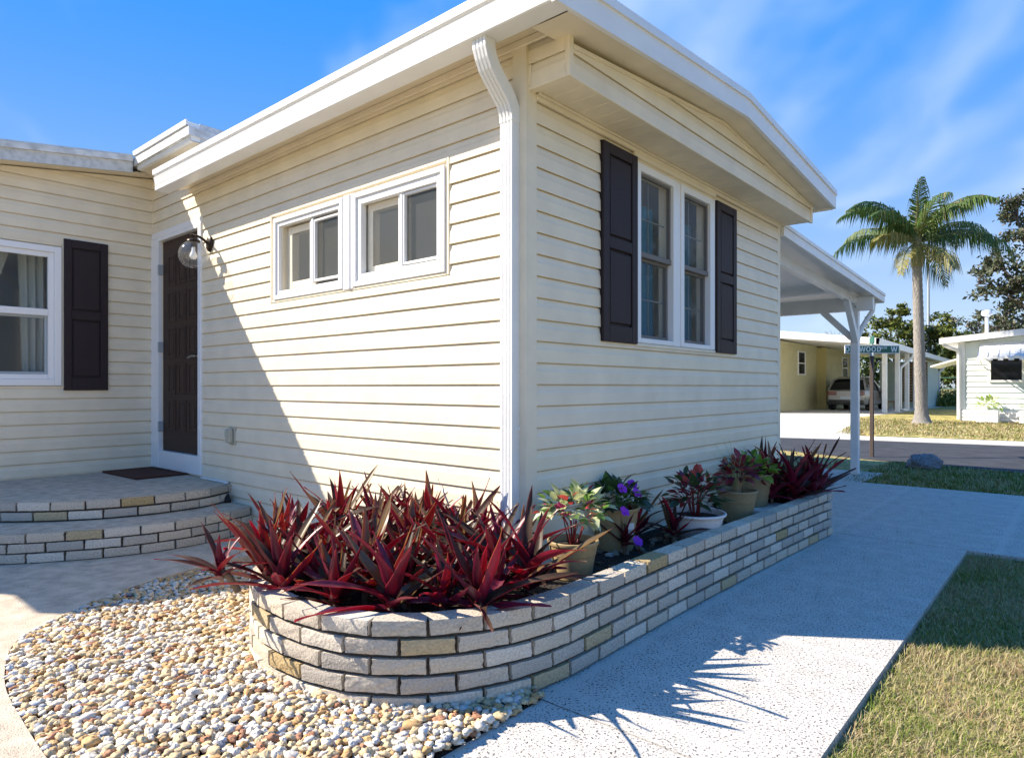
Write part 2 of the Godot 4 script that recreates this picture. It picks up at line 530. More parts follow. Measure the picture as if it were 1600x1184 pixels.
func ground() -> void:
	var b := MB.new()
	b.quad(Vector3(-300, -0.035, 300), Vector3(500, -0.035, 300), Vector3(500, -0.035, -300), Vector3(-300, -0.035, -300))
	setting("ground", b, M.turf)
	var slabs := [[[-9.0, 0.6], [-0.63, 0.6], [-0.63, 1.54], [-9.0, 1.54]], [[-0.62, 0.45], [3.27, 0.45], [3.27, 1.54], [-0.62, 1.54]], [[3.28, 0.05], [6.65, 0.05], [6.65, 1.54], [6.62, 9.0], [3.33, 9.0], [3.28, 1.54]]]
	for s in slabs:
		setting("walkway", flat(s, 0.0, -0.14), M.walk)
	setting("carport_floor", flat([[3.8, -9.0], [7.9, -9.0], [7.9, 0.04], [3.8, 0.04]], -0.006, -0.14), M.walk)
	var e := [[0.0, -2.02]]
	var tr := Trail.new(BORDER)
	e = []
	for p in tr.p:
		e.append([p.x, p.y])
	e += [[-2.03, 0.597], [-7.0, 0.597], [-7.0, -4.75], [0.0, -4.75]]
	setting("entry_walk", flat(e, 0.07, -0.1), M.entry)
	var road := NEAR_EDGE + FAR_EDGE
	setting("road", flat(road, -0.018, -0.12), M.asphalt)
	# the pale concrete edge on the far side of the road
	var k := MB.new()
	for i in FAR_EDGE.size() - 1:
		var p := Vector3(FAR_EDGE[i][0], -0.12, FAR_EDGE[i][1])
		var q := Vector3(FAR_EDGE[i + 1][0], -0.12, FAR_EDGE[i + 1][1])
		var u := Vector3(0.8, 0, 0)
		k.hexa([p, p + u, q + u, q], [p + Vector3(0, 0.115, 0), p + u + Vector3(0, 0.15, 0), q + u + Vector3(0, 0.15, 0), q + Vector3(0, 0.115, 0)])
	setting("kerb", k, M.kerb)
	setting("driveway", flat([[14.75, -1.95], [14.45, -9.5], [29.0, -9.5], [46.0, -9.2], [46.0, -4.3], [31.0, -4.3], [26.0, -4.6], [21.5, -3.6], [17.5, -2.6]], 0.01, -0.1), M.pale_concrete)
	setting("far_lawn", flat([[15.65, 1.2], [15.35, -1.6], [17.5, -2.55], [21.5, -3.55], [26.0, -4.55], [31.0, -4.25], [60.0, -4.25], [60.0, 60.0], [16.55, 60.0], [16.3, 12.0], [15.95, 5.0]], 0.03, -0.1), M.lawn_far)

# ---------------------------------------------------------------- house
func lb(b: MB, w: Array, x0: float, x1: float, y0: float, y1: float, d0: float, d1: float, ch := 0.0) -> void:   # a box on a wall: along, up, out
	var p: Vector3 = w[0] + w[1] * x0 + w[2] * d0 + Vector3(0, y0, 0)
	var q: Vector3 = w[0] + w[1] * x1 + w[2] * d1 + Vector3(0, y1, 0)
	var lo := p.min(q)
	var hi := p.max(q)
	if ch > 0:
		b.cbox(lo, hi, ch)
	else:
		b.box(lo, hi)

func ring(b: MB, w: Array, x0: float, x1: float, y0: float, y1: float, t: float, d0: float, d1: float, ch := 0.003) -> void:
	lb(b, w, x0, x0 + t, y0, y1, d0, d1, ch)
	lb(b, w, x1 - t, x1, y0, y1, d0, d1, ch)
	lb(b, w, x0 + t, x1 - t, y0, y0 + t, d0, d1 - 0.001, ch)
	lb(b, w, x0 + t, x1 - t, y1 - t, y1, d0, d1 - 0.001, ch)

func plank(parent: Node, w: Array, x0: float, x1: float, y: float, c0: float, top: Callable, m: Material, h := CH, depth := 1.0) -> void:
	var prof := [[0.0, 0.0215], [0.003, 0.0222], [0.58 * h, 0.0202], [0.72 * h, 0.0155], [0.945 * h, 0.0120], [0.947 * h, 0.003], [h + 0.012, 0.002]]
	var steps_n := 1
	var ta: float = top.call(x0) - y
	var tb: float = top.call(x1) - y
	var tm: float = top.call((x0 + x1) / 2) - y
	if minf(ta, minf(tb, tm)) < h:
		steps_n = 24
	if maxf(ta, maxf(tb, tm)) < 0.01:
		return
	var rows := []
	for i in steps_n + 1:
		var x := lerpf(x0, x1, float(i) / steps_n)
		var c1 := clampf(top.call(x) - y, 0.0005, h + 0.012)
		var row := []
		if c0 <= 0.0 and c1 > 0.02:   # the hollow hem under the lip
			row = [w[0] + w[1] * x + w[2] * 0.002 + Vector3(0, y + 0.005, 0), w[0] + w[1] * x + w[2] * 0.018 + Vector3(0, y + 0.005, 0), w[0] + w[1] * x + w[2] * 0.018 + Vector3(0, y, 0)]
		else:
			var q: Vector3 = w[0] + w[1] * x + w[2] * 0.004 + Vector3(0, y + maxf(c0, 0.0), 0)
			row = [q, q, q]
		for k in prof.size():
			var yy := clampf(prof[k][0], c0, maxf(c1, c0))
			var d := 0.0215
			for j in prof.size() - 1:
				if yy >= prof[j][0]:
					d = lerpf(prof[j][1], prof[j + 1][1], clampf((yy - prof[j][0]) / (prof[j + 1][0] - prof[j][0]), 0, 1))
			row.append(w[0] + w[1] * x + w[2] * d * depth + Vector3(0, y + yy, 0))
		rows.append(row)
	var b := MB.new()
	for i in steps_n:
		for k in prof.size() + 2:
			b.quad(rows[i][k], rows[i + 1][k], rows[i + 1][k + 1], rows[i][k + 1])
	part("plank", b, M.vinyls[rng.randi() % 4] if m == M.vinyl else m, parent)

func siding(parent: Node, w: Array, x0: float, x1: float, y_first: float, top: Callable, openings: Array, m: Material, seams := {}) -> void:
	var y := y_first
	var row := 0
	while y < 4.2:
		var cuts := []
		for o in openings:
			if o[3] > y + 0.002 and o[2] < y + CH - 0.002:
				cuts.append(o)
		var x := x0
		for o in cuts:
			if o[0] > x + 0.01:
				plank(parent, w, x, o[0], y, 0.0, top, m)
			if o[2] > y + 0.01:
				var lim: float = o[2]
				plank(parent, w, o[0], o[1], y, 0.0, func(_x): return lim, m)
			if o[3] < y + CH - 0.01:
				plank(parent, w, o[0], o[1], y, o[3] - y, top, m)
			x = o[1]
		if x < x1 - 0.01:
			var seam := 0.0
			if seams.has(row):
				seam = seams[row]
			if seam > x and seam < x1:
				plank(parent, w, x, seam, y, 0.0, top, m)
				plank(parent, w, seam + 0.0025, x1, y, 0.0, top, m, CH, 1.05)
			else:
				plank(parent, w, x, x1, y, 0.0, top, m)
		row += 1
		y += CH

func core(parent: Node, w: Array, x0: float, x1: float, y0: float, y1: float, openings: Array, called := "wall") -> void:
	var b := MB.new()
	var x := x0
	for o in openings:
		lb(b, w, x, o[0], y0, y1, -0.1, 0.0)
		lb(b, w, o[0], o[1], y0, o[2], -0.1, 0.0)
		lb(b, w, o[0], o[1], o[3], y1, -0.1, 0.0)
		x = o[1]
	lb(b, w, x, x1, y0, y1, -0.1, 0.0)
	part(called, b, M.core, parent)

func pane(parent: Node, w: Array, x0: float, x1: float, y0: float, y1: float, d: float, m: Material, called := "pane") -> void:
	var b := MB.new()
	var p := func(x: float, y: float) -> Vector3: return w[0] + w[1] * x + w[2] * d + Vector3(0, y, 0)
	b.quad(p.call(x0, y0), p.call(x1, y0), p.call(x1, y1), p.call(x0, y1))
	part(called, b, m, parent)

func drape(parent: Node, w: Array, x0: float, x1: float, y0: float, y1: float, d: float, amp: float, waves: float, m: Material, slant := 0.0) -> void:
	var rows := []
	for j in 9:
		var row := PackedVector3Array()
		for i in 61:
			var u := i / 60.0
			var v := j / 8.0
			var x := lerpf(x0, lerpf(x1, x0 + (x1 - x0) * 0.35, slant * (1.0 - v)), u)
			row.append(w[0] + w[1] * x + w[2] * (d + amp * sin(u * waves * TAU + sin(v * 2.0) * 0.8)) + Vector3(0, lerpf(y0, y1, v), 0))
		rows.append(row)
	var b := MB.new()
	b.grid(rows)
	part("curtain", b, m, parent)

func shutter(parent: Node, w: Array, x0: float, x1: float, y0: float, y1: float, m: Material, label: String) -> void:
	var b := MB.new()
	var h := y1 - y0
	var st := (x1 - x0) * 0.17
	var mid := y0 + h * 0.5
	lb(b, w, x0, x1, y0, y1, 0.006, 0.026)
	lb(b, w, x0, x0 + st, y0, y1, 0.026, 0.044, 0.004)
	lb(b, w, x1 - st, x1, y0, y1, 0.026, 0.044, 0.004)
	for r in [[y0, y0 + h * 0.085], [mid - h * 0.03, mid + h * 0.03], [y1 - h * 0.055, y1]]:
		lb(b, w, x0 + st, x1 - st, r[0], r[1], 0.026, 0.0435, 0.004)
	var s := part("shutter", b, m, parent)
	tag(s, label)
	for r in [[y0 + h * 0.085, mid - h * 0.03], [mid + h * 0.03, y1 - h * 0.055]]:
		var q := MB.new()
		lb(q, w, x0 + st + 0.012, x1 - st - 0.012, r[0] + 0.014, r[1] - 0.014, 0.026, 0.040, 0.012)
		part("panel", q, m, s)

func house() -> void:
	var H := thing("manufactured_home", "cream clapboard home with white gutters, dark shutters and a low gabled roof", "house")
	var LW := [Vector3.ZERO, Vector3(0, 0, -1), Vector3(-1, 0, 0)]
	var FW := [Vector3.ZERO, Vector3(1, 0, 0), Vector3(0, 0, 1)]
	var WW := [Vector3(0, 0, -4.8), Vector3(-1, 0, 0), Vector3(0, 0, 1)]
	var base := 0.655 - 5 * CH
	# wall cores, with real openings
	var lo := [[0.62, 1.40, 1.93, 2.43], [1.60, 2.38, 1.93, 2.43], [3.75, 4.61, 0.44, 2.63]]
	var fo := [[1.12, 1.61, 1.52, 2.63], [1.73, 2.22, 1.52, 2.63]]
	var wo := [[0.86, 1.68, 1.27, 2.42]]
	core(H, LW, 0.0, 4.8, 0.0, 3.0, lo)
	core(H, FW, 0.1, 3.75, 0.0, 2.94, fo)
	core(H, WW, -0.1, 3.4, 0.3, 2.86, wo)
	core(H, [Vector3(3.75, 0, 0), Vector3(0, 0, -1), Vector3(1, 0, 0)], 0.1, 11.0, 0.0, 2.94, [])
	core(H, [Vector3(-3.4, 0, -4.8), Vector3(0, 0, -1), Vector3(-1, 0, 0)], 0.0, 6.2, 0.0, 2.86, [])
	core(H, [Vector3(-3.4, 0, -11.0), Vector3(1, 0, 0), Vector3(0, 0, -1)], 0.0, 7.15, 0.0, 2.86, [])
	var b := MB.new()
	b.box(Vector3(-3.3, 0.3, -10.9), Vector3(3.64, 0.42, -4.91))
	b.box(Vector3(0.11, 0.3, -4.91), Vector3(3.64, 0.42, -0.11))
	part("floor", b, M.inside, H)
	b = MB.new()
	b.box(Vector3(0.11, 2.8, -4.91), Vector3(3.64, 2.85, -0.11))
	b.box(Vector3(-3.3, 2.8, -10.9), Vector3(3.64, 2.85, -4.91))
	part("ceiling", b, M.inside, H)
	# siding
	var flat_top := func(x: float) -> float: return 3.012 if x < 3.5 else 3.25
	siding(H, LW, 0.05, 4.8, base, flat_top, [[0.545, 2.517, 1.85, 2.527], [3.687, 4.80, 0.0, 2.68]], M.vinyl, {22: 2.44, 23: 2.44})
	siding(H, FW, 0.06, 3.70, base, func(_x): return 2.74, [[1.09, 2.272, 1.49, 2.66]], M.vinyl)
	siding(H, WW, 0.0, 3.4, 0.655 - 2 * CH, func(x: float): return 3.27 - 0.136 * x, [[0.765, 1.76, 1.20, 2.50]], M.vinyl_b)
	# strip under the siding above the porch slab, inside corner, corner posts
	b = MB.new()
	lb(b, WW, 0.0, 3.4, 0.412, 0.43, 0.0, 0.014)
	part("starter_strip", b, M.vinyl_b, H)
	b = MB.new()
	b.cbox(Vector3(-0.022, 0.43, -4.8), Vector3(0.0, 3.26, -4.778), 0.004)
	part("inside_corner", b, M.vinyl_b, H)
	b = MB.new()
	b.prism(PackedVector2Array([Vector2(-0.026, 0.026), Vector2(0.062, 0.026), Vector2(0.062, 0.004), Vector2(0.0, 0.0), Vector2(-0.004, -0.066), Vector2(-0.026, -0.066), Vector2(-0.026, 0.022)]), Vector3(0, 0.05, 0), Vector3.RIGHT, Vector3.BACK, Vector3(0, 2.955, 0))
	part("corner_post", b, M.vinyl, H)
	b = MB.new()
	b.cbox(Vector3(3.70, 0.05, -0.05), Vector3(3.768, 2.74, 0.02), 0.004)
	part("corner_post", b, M.vinyl, H)
	bath_windows(H, LW)
	front_windows(H, FW)
	wing_window(H, WW)
	shutter(H, FW, 0.675, 1.074, 1.485, 2.68, M.shutter, "dark purple brown shutter beside the twin window, next to the downspout corner")
	shutter(H, FW, 2.284, 2.669, 1.48, 2.665, M.shutter, "dark purple brown shutter beside the twin window, on the carport side")
	shutter(H, WW, 0.42, 0.775, 1.182, 2.552, M.shutter, "dark brown shutter between the curtained window and the brown door")
	door(H, LW)
	roof(H, FW, LW, WW)

func bath_windows(H: Node, W: Array) -> void:
	var b := MB.new()
	ring(b, W, 0.545, 2.517, 1.85, 2.527, 0.022, 0.0, 0.026, 0.004)
	lb(b, W, 0.567, 2.495, 2.487, 2.505, 0.0, 0.012)
	part("window_trim", b, M.vinyl, H)
	for u in [[0.575, 1.455, 0.655, 1.362, 0.974, 1.023], [1.57, 2.462, 1.635, 2.338, 1.953, 2.010]]:
		b = MB.new()
		ring(b, W, u[0], u[1], 1.87, 2.485, 0.034, -0.02, 0.034)
		ring(b, W, u[0] + 0.034, u[1] - 0.034, 1.904, 2.451, u[2] - u[0] - 0.034, -0.02, 0.022)
		var f := part("window", b, M.frame, H)
		b = MB.new()
		lb(b, W, u[4], u[4] + 0.022, 1.955, 2.41, -0.02, 0.012, 0.002)
		lb(b, W, u[4] + 0.026, u[5], 1.955, 2.41, -0.02, 0.002, 0.002)
		ring(b, W, u[2] - 0.004, u[4], 1.962, 2.402, 0.016, -0.018, 0.008)
		part("sash", b, M.frame, f)
		b = MB.new()
		ring(b, W, u[4] + 0.03, u[3] + 0.01, 1.95, 2.41, 0.05, -0.09, -0.03)
		part("inner_sash", b, M.vinyl, f)
		pane(f, W, u[2] - 0.005, u[4] + 0.01, 1.95, 2.41, -0.008, M.glass)
		pane(f, W, u[5] - 0.01, u[3] + 0.005, 1.95, 2.41, -0.014, M.glass)
		pane(f, W, u[2] - 0.005, u[3] + 0.005, 1.95, 2.41, -0.034, M.screen, "insect_screen")
	b = MB.new()
	lb(b, W, 1.456, 1.569, 1.86, 2.49, 0.0, 0.03, 0.003)
	lb(b, W, 1.485, 1.512, 1.862, 2.488, 0.03, 0.036, 0.002)
	part("mullion", b, M.frame, H)

func front_windows(H: Node, W: Array) -> void:
	var b := MB.new()
	lb(b, W, 1.074, 2.284, 1.472, 1.496, 0.0, 0.03, 0.004)
	part("window_trim", b, M.vinyl, H)
	b = MB.new()
	lb(b, W, 1.05, 2.284, 2.684, 2.712, 0.0, 0.034, 0.004)
	part("window_trim", b, M.vinyl, H)
	b = MB.new()
	lb(b, W, 1.628, 1.706, 1.498, 2.66, -0.02, 0.02, 0.003)
	part("mullion", b, M.frame, H)
	for u in [[1.09, 1.627, 1.139, 1.587], [1.707, 2.272, 1.752, 2.191]]:
		b = MB.new()
		lb(b, W, u[0], u[2], 1.498, 2.66, -0.03, 0.03, 0.003)
		lb(b, W, u[3], u[1], 1.498, 2.66, -0.03, 0.03, 0.003)
		lb(b, W, u[2], u[3], 1.498, 1.53, -0.03, 0.029, 0.003)
		lb(b, W, u[2], u[3], 2.61, 2.66, -0.03, 0.029, 0.003)
		var f := part("window", b, M.frame, H)
		b = MB.new()
		ring(b, W, u[2], u[3], 2.075, 2.61, 0.018, -0.02, 0.006, 0.002)
		lb(b, W, u[2], u[3], 2.062, 2.098, -0.02, 0.012, 0.003)
		ring(b, W, u[2] + 0.002, u[3] - 0.002, 1.531, 2.07, 0.026, -0.045, -0.016, 0.002)
		part("sash", b, M.sash, f)
		b = MB.new()
		var xm: float = (u[2] + u[3]) / 2
		lb(b, W, xm - 0.004, xm + 0.004, 1.55, 2.60, -0.05, -0.046)
		lb(b, W, u[2], u[3], 1.795, 1.803, -0.051, -0.047)
		lb(b, W, u[2], u[3], 2.335, 2.343, -0.051, -0.047)
		part("glazing_bar", b, M.muntin, f)
		pane(f, W, u[2], u[3], 2.08, 2.605, -0.008, M.glass)
		pane(f, W, u[2], u[3], 1.54, 2.08, -0.03, M.glass)
		drape(f, W, u[2] - 0.05, u[3] + 0.05, 1.48, 2.48, -0.16, 0.018, 5.5, M.blue_curtain)

func wing_window(H: Node, W: Array) -> void:
	var b := MB.new()
	ring(b, W, 0.765, 1.76, 1.20, 2.50, 0.022, 0.0, 0.024, 0.004)
	part("window_trim", b, M.vinyl_b, H)
	b = MB.new()
	ring(b, W, 0.792, 1.735, 1.225, 2.468, 0.055, -0.02, 0.034)
	ring(b, W, 0.847, 1.68, 1.28, 2.413, 0.045, -0.02, 0.018)
	var f := part("window", b, M.frame, H)
	b = MB.new()
	lb(b, W, 0.892, 1.635, 1.845, 1.905, -0.02, 0.022, 0.003)
	part("meeting_rail", b, M.frame, f)
	b = MB.new()
	ring(b, W, 0.892, 1.635, 1.325, 1.845, 0.022, -0.03, -0.004, 0.002)
	part("sash", b, M.galv, f)
	pane(f, W, 0.892, 1.635, 1.905, 2.37, -0.006, M.glass)
	pane(f, W, 0.91, 1.62, 1.34, 1.85, -0.016, M.glass)
	drape(f, W, 0.86, 1.06, 1.2, 2.46, -0.26, 0.02, 3.0, M.curtain, 0.3)
	drape(f, W, 1.68, 1.10, 1.2, 2.46, -0.30, 0.02, 5.0, M.curtain, 1.0)

func door(H: Node, W: Array) -> void:
	var b := MB.new()
	lb(b, W, 3.687, 3.752, 0.43, 2.66, -0.06, 0.034, 0.004)
	lb(b, W, 4.612, 4.782, 0.43, 2.66, -0.06, 0.034, 0.004)
	lb(b, W, 3.752, 4.612, 2.626, 2.66, -0.06, 0.032, 0.004)
	lb(b, W, 3.687, 4.782, 2.661, 2.72, 0.0, 0.03, 0.004)
	lb(b, W, 3.752, 4.612, 0.43, 0.598, -0.06, 0.03, 0.004)
	part("door_frame", b, M.frame, H)
	b = MB.new()
	lb(b, W, 3.754, 4.610, 0.60, 2.624, -0.05, -0.012, 0.004)
	var d := part("door", b, M.door, H)
	tag(d, "dark brown panelled entry door")
	for r in 5:
		for c in 3:
			b = MB.new()
			var x := 3.86 + c * 0.225
			var y := 0.80 + r * 0.345
			ring(b, W, x, x + 0.17, y, y + 0.29, 0.022, -0.012, -0.004, 0.006)
			lb(b, W, x + 0.04, x + 0.13, y + 0.045, y + 0.245, -0.012, -0.005, 0.006)
			part("panel", b, M.door, d)
	b = MB.new()
	var p: Vector3 = W[0] + W[1] * 3.82 + Vector3(0.012, 1.49, 0)
	b.tube([p, p + Vector3(-0.045, 0, 0)], [0.012, 0.010], 10)
	b.tube([p + Vector3(-0.04, 0, 0), p + Vector3(-0.046, 0.002, -0.05), p + Vector3(-0.044, -0.012, -0.135)], [0.010, 0.009, 0.007], 10)
	b.cbox(p + Vector3(-0.006, -0.06, -0.022), p + Vector3(0.002, 0.05, 0.022), 0.003)
	part("handle", b, M.metal, d)
	for y in [0.78, 1.55, 2.30]:
		b = MB.new()
		lb(b, W, 4.600, 4.618, y, y + 0.1, -0.012, 0.036, 0.003)
		part("hinge", b, M.galv, d)

func run_of(b: MB, prof: Array, z0: float, z1: float) -> void:   # sheet profile (x, y) along z, with a little thickness
	for i in prof.size() - 1:
		var p: Vector2 = prof[i]
		var q: Vector2 = prof[i + 1]
		b.quad(Vector3(p.x, p.y, z0), Vector3(p.x, p.y, z1), Vector3(q.x, q.y, z1), Vector3(q.x, q.y, z0))

func roof(H: Node, FW: Array, LW: Array, WW: Array) -> void:
	# roof sheets
	var b := MB.new()
	b.prism(PackedVector2Array([Vector2(-0.26, 3.08), Vector2(1.87, 3.212), Vector2(3.99, 3.0), Vector2(3.99, 2.96), Vector2(1.87, 3.172), Vector2(-0.26, 3.04)]), Vector3(0, 0, -3.92), Vector3.RIGHT, Vector3.UP, Vector3(0, 0, 4.34))
	part("roof", b, M.roof, H)
	# rake boards: a broad band and the drip edge above it
	for s in [[-0.332, 1.87], [1.87, 4.0]]:
		var y0 := 2.902 if s[0] < 0 else 3.07
		var y1 := 3.07 if s[0] < 0 else 2.875
		b = MB.new()
		b.hexa([Vector3(s[0], y0, 0.45), Vector3(s[1], y1, 0.45), Vector3(s[1], y1, 0.425), Vector3(s[0], y0, 0.425)], [Vector3(s[0], y0 + 0.12, 0.45), Vector3(s[1], y1 + 0.12, 0.45), Vector3(s[1], y1 + 0.12, 0.425), Vector3(s[0], y0 + 0.12, 0.425)])
		var f := part("rake_board", b, M.white, H)
		b = MB.new()
		var u := Vector3(0, 0.12, 0)
		var t := Vector3(0, 0.05, 0)
		b.hexa([Vector3(s[0], y0, 0.462) + u, Vector3(s[1], y1, 0.462) + u, Vector3(s[1], y1, 0.40) + u, Vector3(s[0], y0, 0.40) + u], [Vector3(s[0], y0, 0.458) + u + t, Vector3(s[1], y1, 0.458) + u + t, Vector3(s[1], y1, 0.40) + u + t, Vector3(s[0], y0, 0.40) + u + t])
		part("drip_edge", b, M.white, f)
		b = MB.new()   # board under the overhang
		var xs := maxf(s[0], -0.19)
		var ys: float = y0 + 0.012 + 0.077 * (xs - s[0]) if s[0] < 0 else y0 + 0.012
		b.quad(Vector3(xs, ys, 0.425), Vector3(s[1], y1 + 0.012, 0.425), Vector3(s[1], y1 + 0.012, 0.2), Vector3(xs, ys, 0.2))
		part("rake_soffit", b, M.soffit, H)
	# right eave
	b = MB.new()
	b.cbox(Vector3(3.985, 2.87, -3.92), Vector3(4.005, 2.99, 0.425), 0.003)
	part("fascia", b, M.white, H)
	b = MB.new()
	b.quad(Vector3(3.76, 2.90, -3.92), Vector3(3.76, 2.90, 0.3), Vector3(3.99, 2.885, 0.3), Vector3(3.99, 2.885, -3.92))
	part("soffit", b, M.soffit, H)
	# gutter on the sunny eave
	var g := [Vector2(-0.215, 2.985), Vector2(-0.215, 2.872), Vector2(-0.285, 2.872), Vector2(-0.292, 2.876), Vector2(-0.296, 2.888), Vector2(-0.298, 2.90), Vector2(-0.2945, 2.903), Vector2(-0.299, 2.915), Vector2(-0.302, 2.926), Vector2(-0.299, 2.929), Vector2(-0.306, 2.940), Vector2(-0.322, 2.952), Vector2(-0.312, 2.956), Vector2(-0.312, 2.962), Vector2(-0.333, 2.966), Vector2(-0.335, 3.0), Vector2(-0.325, 3.003), Vector2(-0.322, 2.99)]
	var g1 := [Vector2(-0.195, 3.095), Vector2(-0.195, 2.928), Vector2(-0.303, 2.928), Vector2(-0.309, 2.933), Vector2(-0.312, 2.957), Vector2(-0.308, 2.960), Vector2(-0.314, 2.982), Vector2(-0.310, 2.986), Vector2(-0.317, 3.02), Vector2(-0.322, 3.042), Vector2(-0.312, 3.046), Vector2(-0.312, 3.058), Vector2(-0.330, 3.062), Vector2(-0.332, 3.105), Vector2(-0.322, 3.11), Vector2(-0.318, 3.09)]
	b = MB.new()
	run_of(b, g1, -3.95, 0.425)
	var caps := PackedVector2Array(g1)
	for z in [-3.96, 0.42]:
		b.prism(caps, Vector3(0, 0, z), Vector3.RIGHT, Vector3.UP, Vector3(0, 0, 0.008))
	part("gutter", b, M.white, H)
	b = MB.new()
	b.hexa([Vector3(-0.0, 3.013, -3.93), Vector3(-0.0, 3.013, 0.42), Vector3(-0.197, 2.950, 0.42), Vector3(-0.197, 2.950, -3.93)], [Vector3(0, 3.023, -3.93), Vector3(0, 3.023, 0.42), Vector3(-0.197, 2.960, 0.42), Vector3(-0.197, 2.960, -3.93)])
	part("soffit", b, M.soffit, H)
	b = MB.new()
	b.cbox(Vector3(-0.038, 2.962, -3.90), Vector3(-0.022, 3.002, 0.26), 0.004)
	part("frieze", b, M.vinyl, H)
	# downspout with two elbows
	var path := [Vector2(-0.05, 0.06), Vector2(-0.05, 2.575), Vector2(-0.05, 2.58), Vector2(-0.052, 2.61), Vector2(-0.062, 2.645), Vector2(-0.082, 2.68), Vector2(-0.11, 2.71), Vector2(-0.18, 2.775), Vector2(-0.212, 2.81), Vector2(-0.236, 2.85), Vector2(-0.25, 2.89), Vector2(-0.253, 2.945)]
	var shape := [Vector2(-0.035, -0.1), Vector2(-0.035, -0.086), Vector2(-0.029, -0.083), Vector2(-0.029, -0.079), Vector2(-0.035, -0.076), Vector2(-0.035, -0.064), Vector2(-0.029, -0.061), Vector2(-0.029, -0.057), Vector2(-0.035, -0.054), Vector2(-0.035, -0.043), Vector2(-0.029, -0.04), Vector2(-0.029, -0.036), Vector2(-0.035, -0.033), Vector2(-0.035, -0.02), Vector2(0.035, -0.02), Vector2(0.035, -0.1)]
	b = MB.new()
	var rings := []
	for i in path.size():
		var t: Vector2 = (path[mini(i + 1, path.size() - 1)] - path[maxi(i - 1, 0)]).normalized()
		var nrm := Vector2(t.y, -t.x)
		var k := 1.0 if i < 2 else 1.06 + (0.025 if i % 2 == 0 else 0.0)
		var row := []
		for s in shape:
			row.append(Vector3(path[i].x + nrm.x * s.x * k, path[i].y + nrm.y * s.x * k, -0.06 + (s.y + 0.06) * k))
		rings.append(row)
	for i in rings.size() - 1:
		for j in shape.size():
			var q := (j + 1) % shape.size()
			b.quad(rings[i][q], rings[i][j], rings[i + 1][j], rings[i + 1][q])
	var ds := part("downspout", b, M.white, H)
	b = MB.new()
	b.lathe([[0.0, 0.0], [0.011, 0.0], [0.012, 0.002], [0.006, 0.004], [0.0, 0.004]], 12)
	var rv := part("rivet", b, M.white, ds)
	rv.rotation.x = PI / 2
	rv.position = Vector3(-0.03, 0.995, -0.02)
	# closed box under the gable, over the front wall
	var gable := func(x: float) -> float: return 3.08 - 0.093 * absf(x - 1.87)
	var BW := [Vector3(0, 0, 0.255), Vector3(1, 0, 0), Vector3(0, 0, 1)]
	b = MB.new()
	b.prism(PackedVector2Array([Vector2(0.02, 2.75), Vector2(3.85, 2.75), Vector2(3.85, 2.89), Vector2(1.87, 3.09), Vector2(0.02, 2.9)]), Vector3(0, 0, 0.2), Vector3.RIGHT, Vector3.UP, Vector3(0, 0, 0.055))
	part("gable_board", b, M.core, H)
	for k in 3:
		plank(H, BW, 0.03, 3.83, 2.757 + k * CH, 0.0, gable, M.vinyl)
	b = MB.new()
	b.cbox(Vector3(-0.004, 2.742, 0.255), Vector3(0.034, 2.95, 0.284), 0.003)
	b.cbox(Vector3(3.822, 2.742, 0.255), Vector3(3.866, 2.905, 0.284), 0.003)
	part("gable_trim", b, M.vinyl, H)
	for s in [[0.034, 1.87], [1.87, 3.822]]:
		b = MB.new()
		b.bar(Vector3(s[0], gable.call(s[0]) - 0.012, 0.276), Vector3(s[1], gable.call(s[1]) - 0.012, 0.276), 0.018, 0.022)
		part("gable_trim", b, M.vinyl, H)
	b = MB.new()
	b.cbox(Vector3(0.034, 2.742, 0.256), Vector3(3.822, 2.757, 0.282), 0.003)
	part("gable_trim", b, M.vinyl, H)
	# end of the box, two courses
	var EW := [Vector3(0.016, 0, 0.258), Vector3(0, 0, -1), Vector3(-1, 0, 0)]
	b = MB.new()
	lb(b, EW, 0.0, 0.258, 2.745, 3.012, -0.03, 0.0)
	part("gable_end", b, M.core, H)
	plank(H, EW, 0.0, 0.215, 2.76, 0.0, func(_x): return 3.0, M.vinyl)
	plank(H, EW, 0.0, 0.258, 2.76 + CH, 0.0, func(_x): return 3.01, M.vinyl)
	plank(H, EW, 0.0, 0.258, 2.76 + 2 * CH, 0.0, func(_x): return 3.01, M.vinyl)
	b = MB.new()
	lb(b, EW, 0.0, 0.236, 2.742, 2.762, 0.0, 0.022, 0.003)
	lb(b, EW, 0.216, 0.236, 2.762, 2.872, 0.0, 0.022, 0.003)
	part("gable_trim", b, M.vinyl, H)
	# panels of the soffit under the box
	var x := 0.03
	while x < 3.8:
		b = MB.new()
		b.cbox(Vector3(x, 2.748, 0.03), Vector3(minf(x + 0.122, 3.84), 2.758, 0.256), 0.003)
		part("soffit_panel", b, M.soffit, H)
		x += 0.125
	b = MB.new()
	b.cbox(Vector3(0.06, 2.712, 0.02), Vector3(3.76, 2.747, 0.034), 0.004)
	b.cbox(Vector3(0.06, 2.735, 0.034), Vector3(3.76, 2.747, 0.052), 0.003)
	part("frieze", b, M.vinyl, H)
	# roof of the older part behind, with its rake and the lit gutter over the door
	var ry := func(px: float) -> float: return 3.27 + 0.136 * px
	b = MB.new()
	b.hexa([Vector3(-3.55, ry.call(-3.55) + 0.10, -4.56), Vector3(-0.273, ry.call(-0.273) + 0.10, -4.56), Vector3(-0.273, ry.call(-0.273) + 0.10, -11.3), Vector3(-3.55, ry.call(-3.55) + 0.10, -11.3)], [Vector3(-3.55, ry.call(-3.55) + 0.15, -4.56), Vector3(-0.273, ry.call(-0.273) + 0.15, -4.56), Vector3(-0.273, ry.call(-0.273) + 0.15, -11.3), Vector3(-3.55, ry.call(-3.55) + 0.15, -11.3)])
	part("roof", b, M.roof, H)
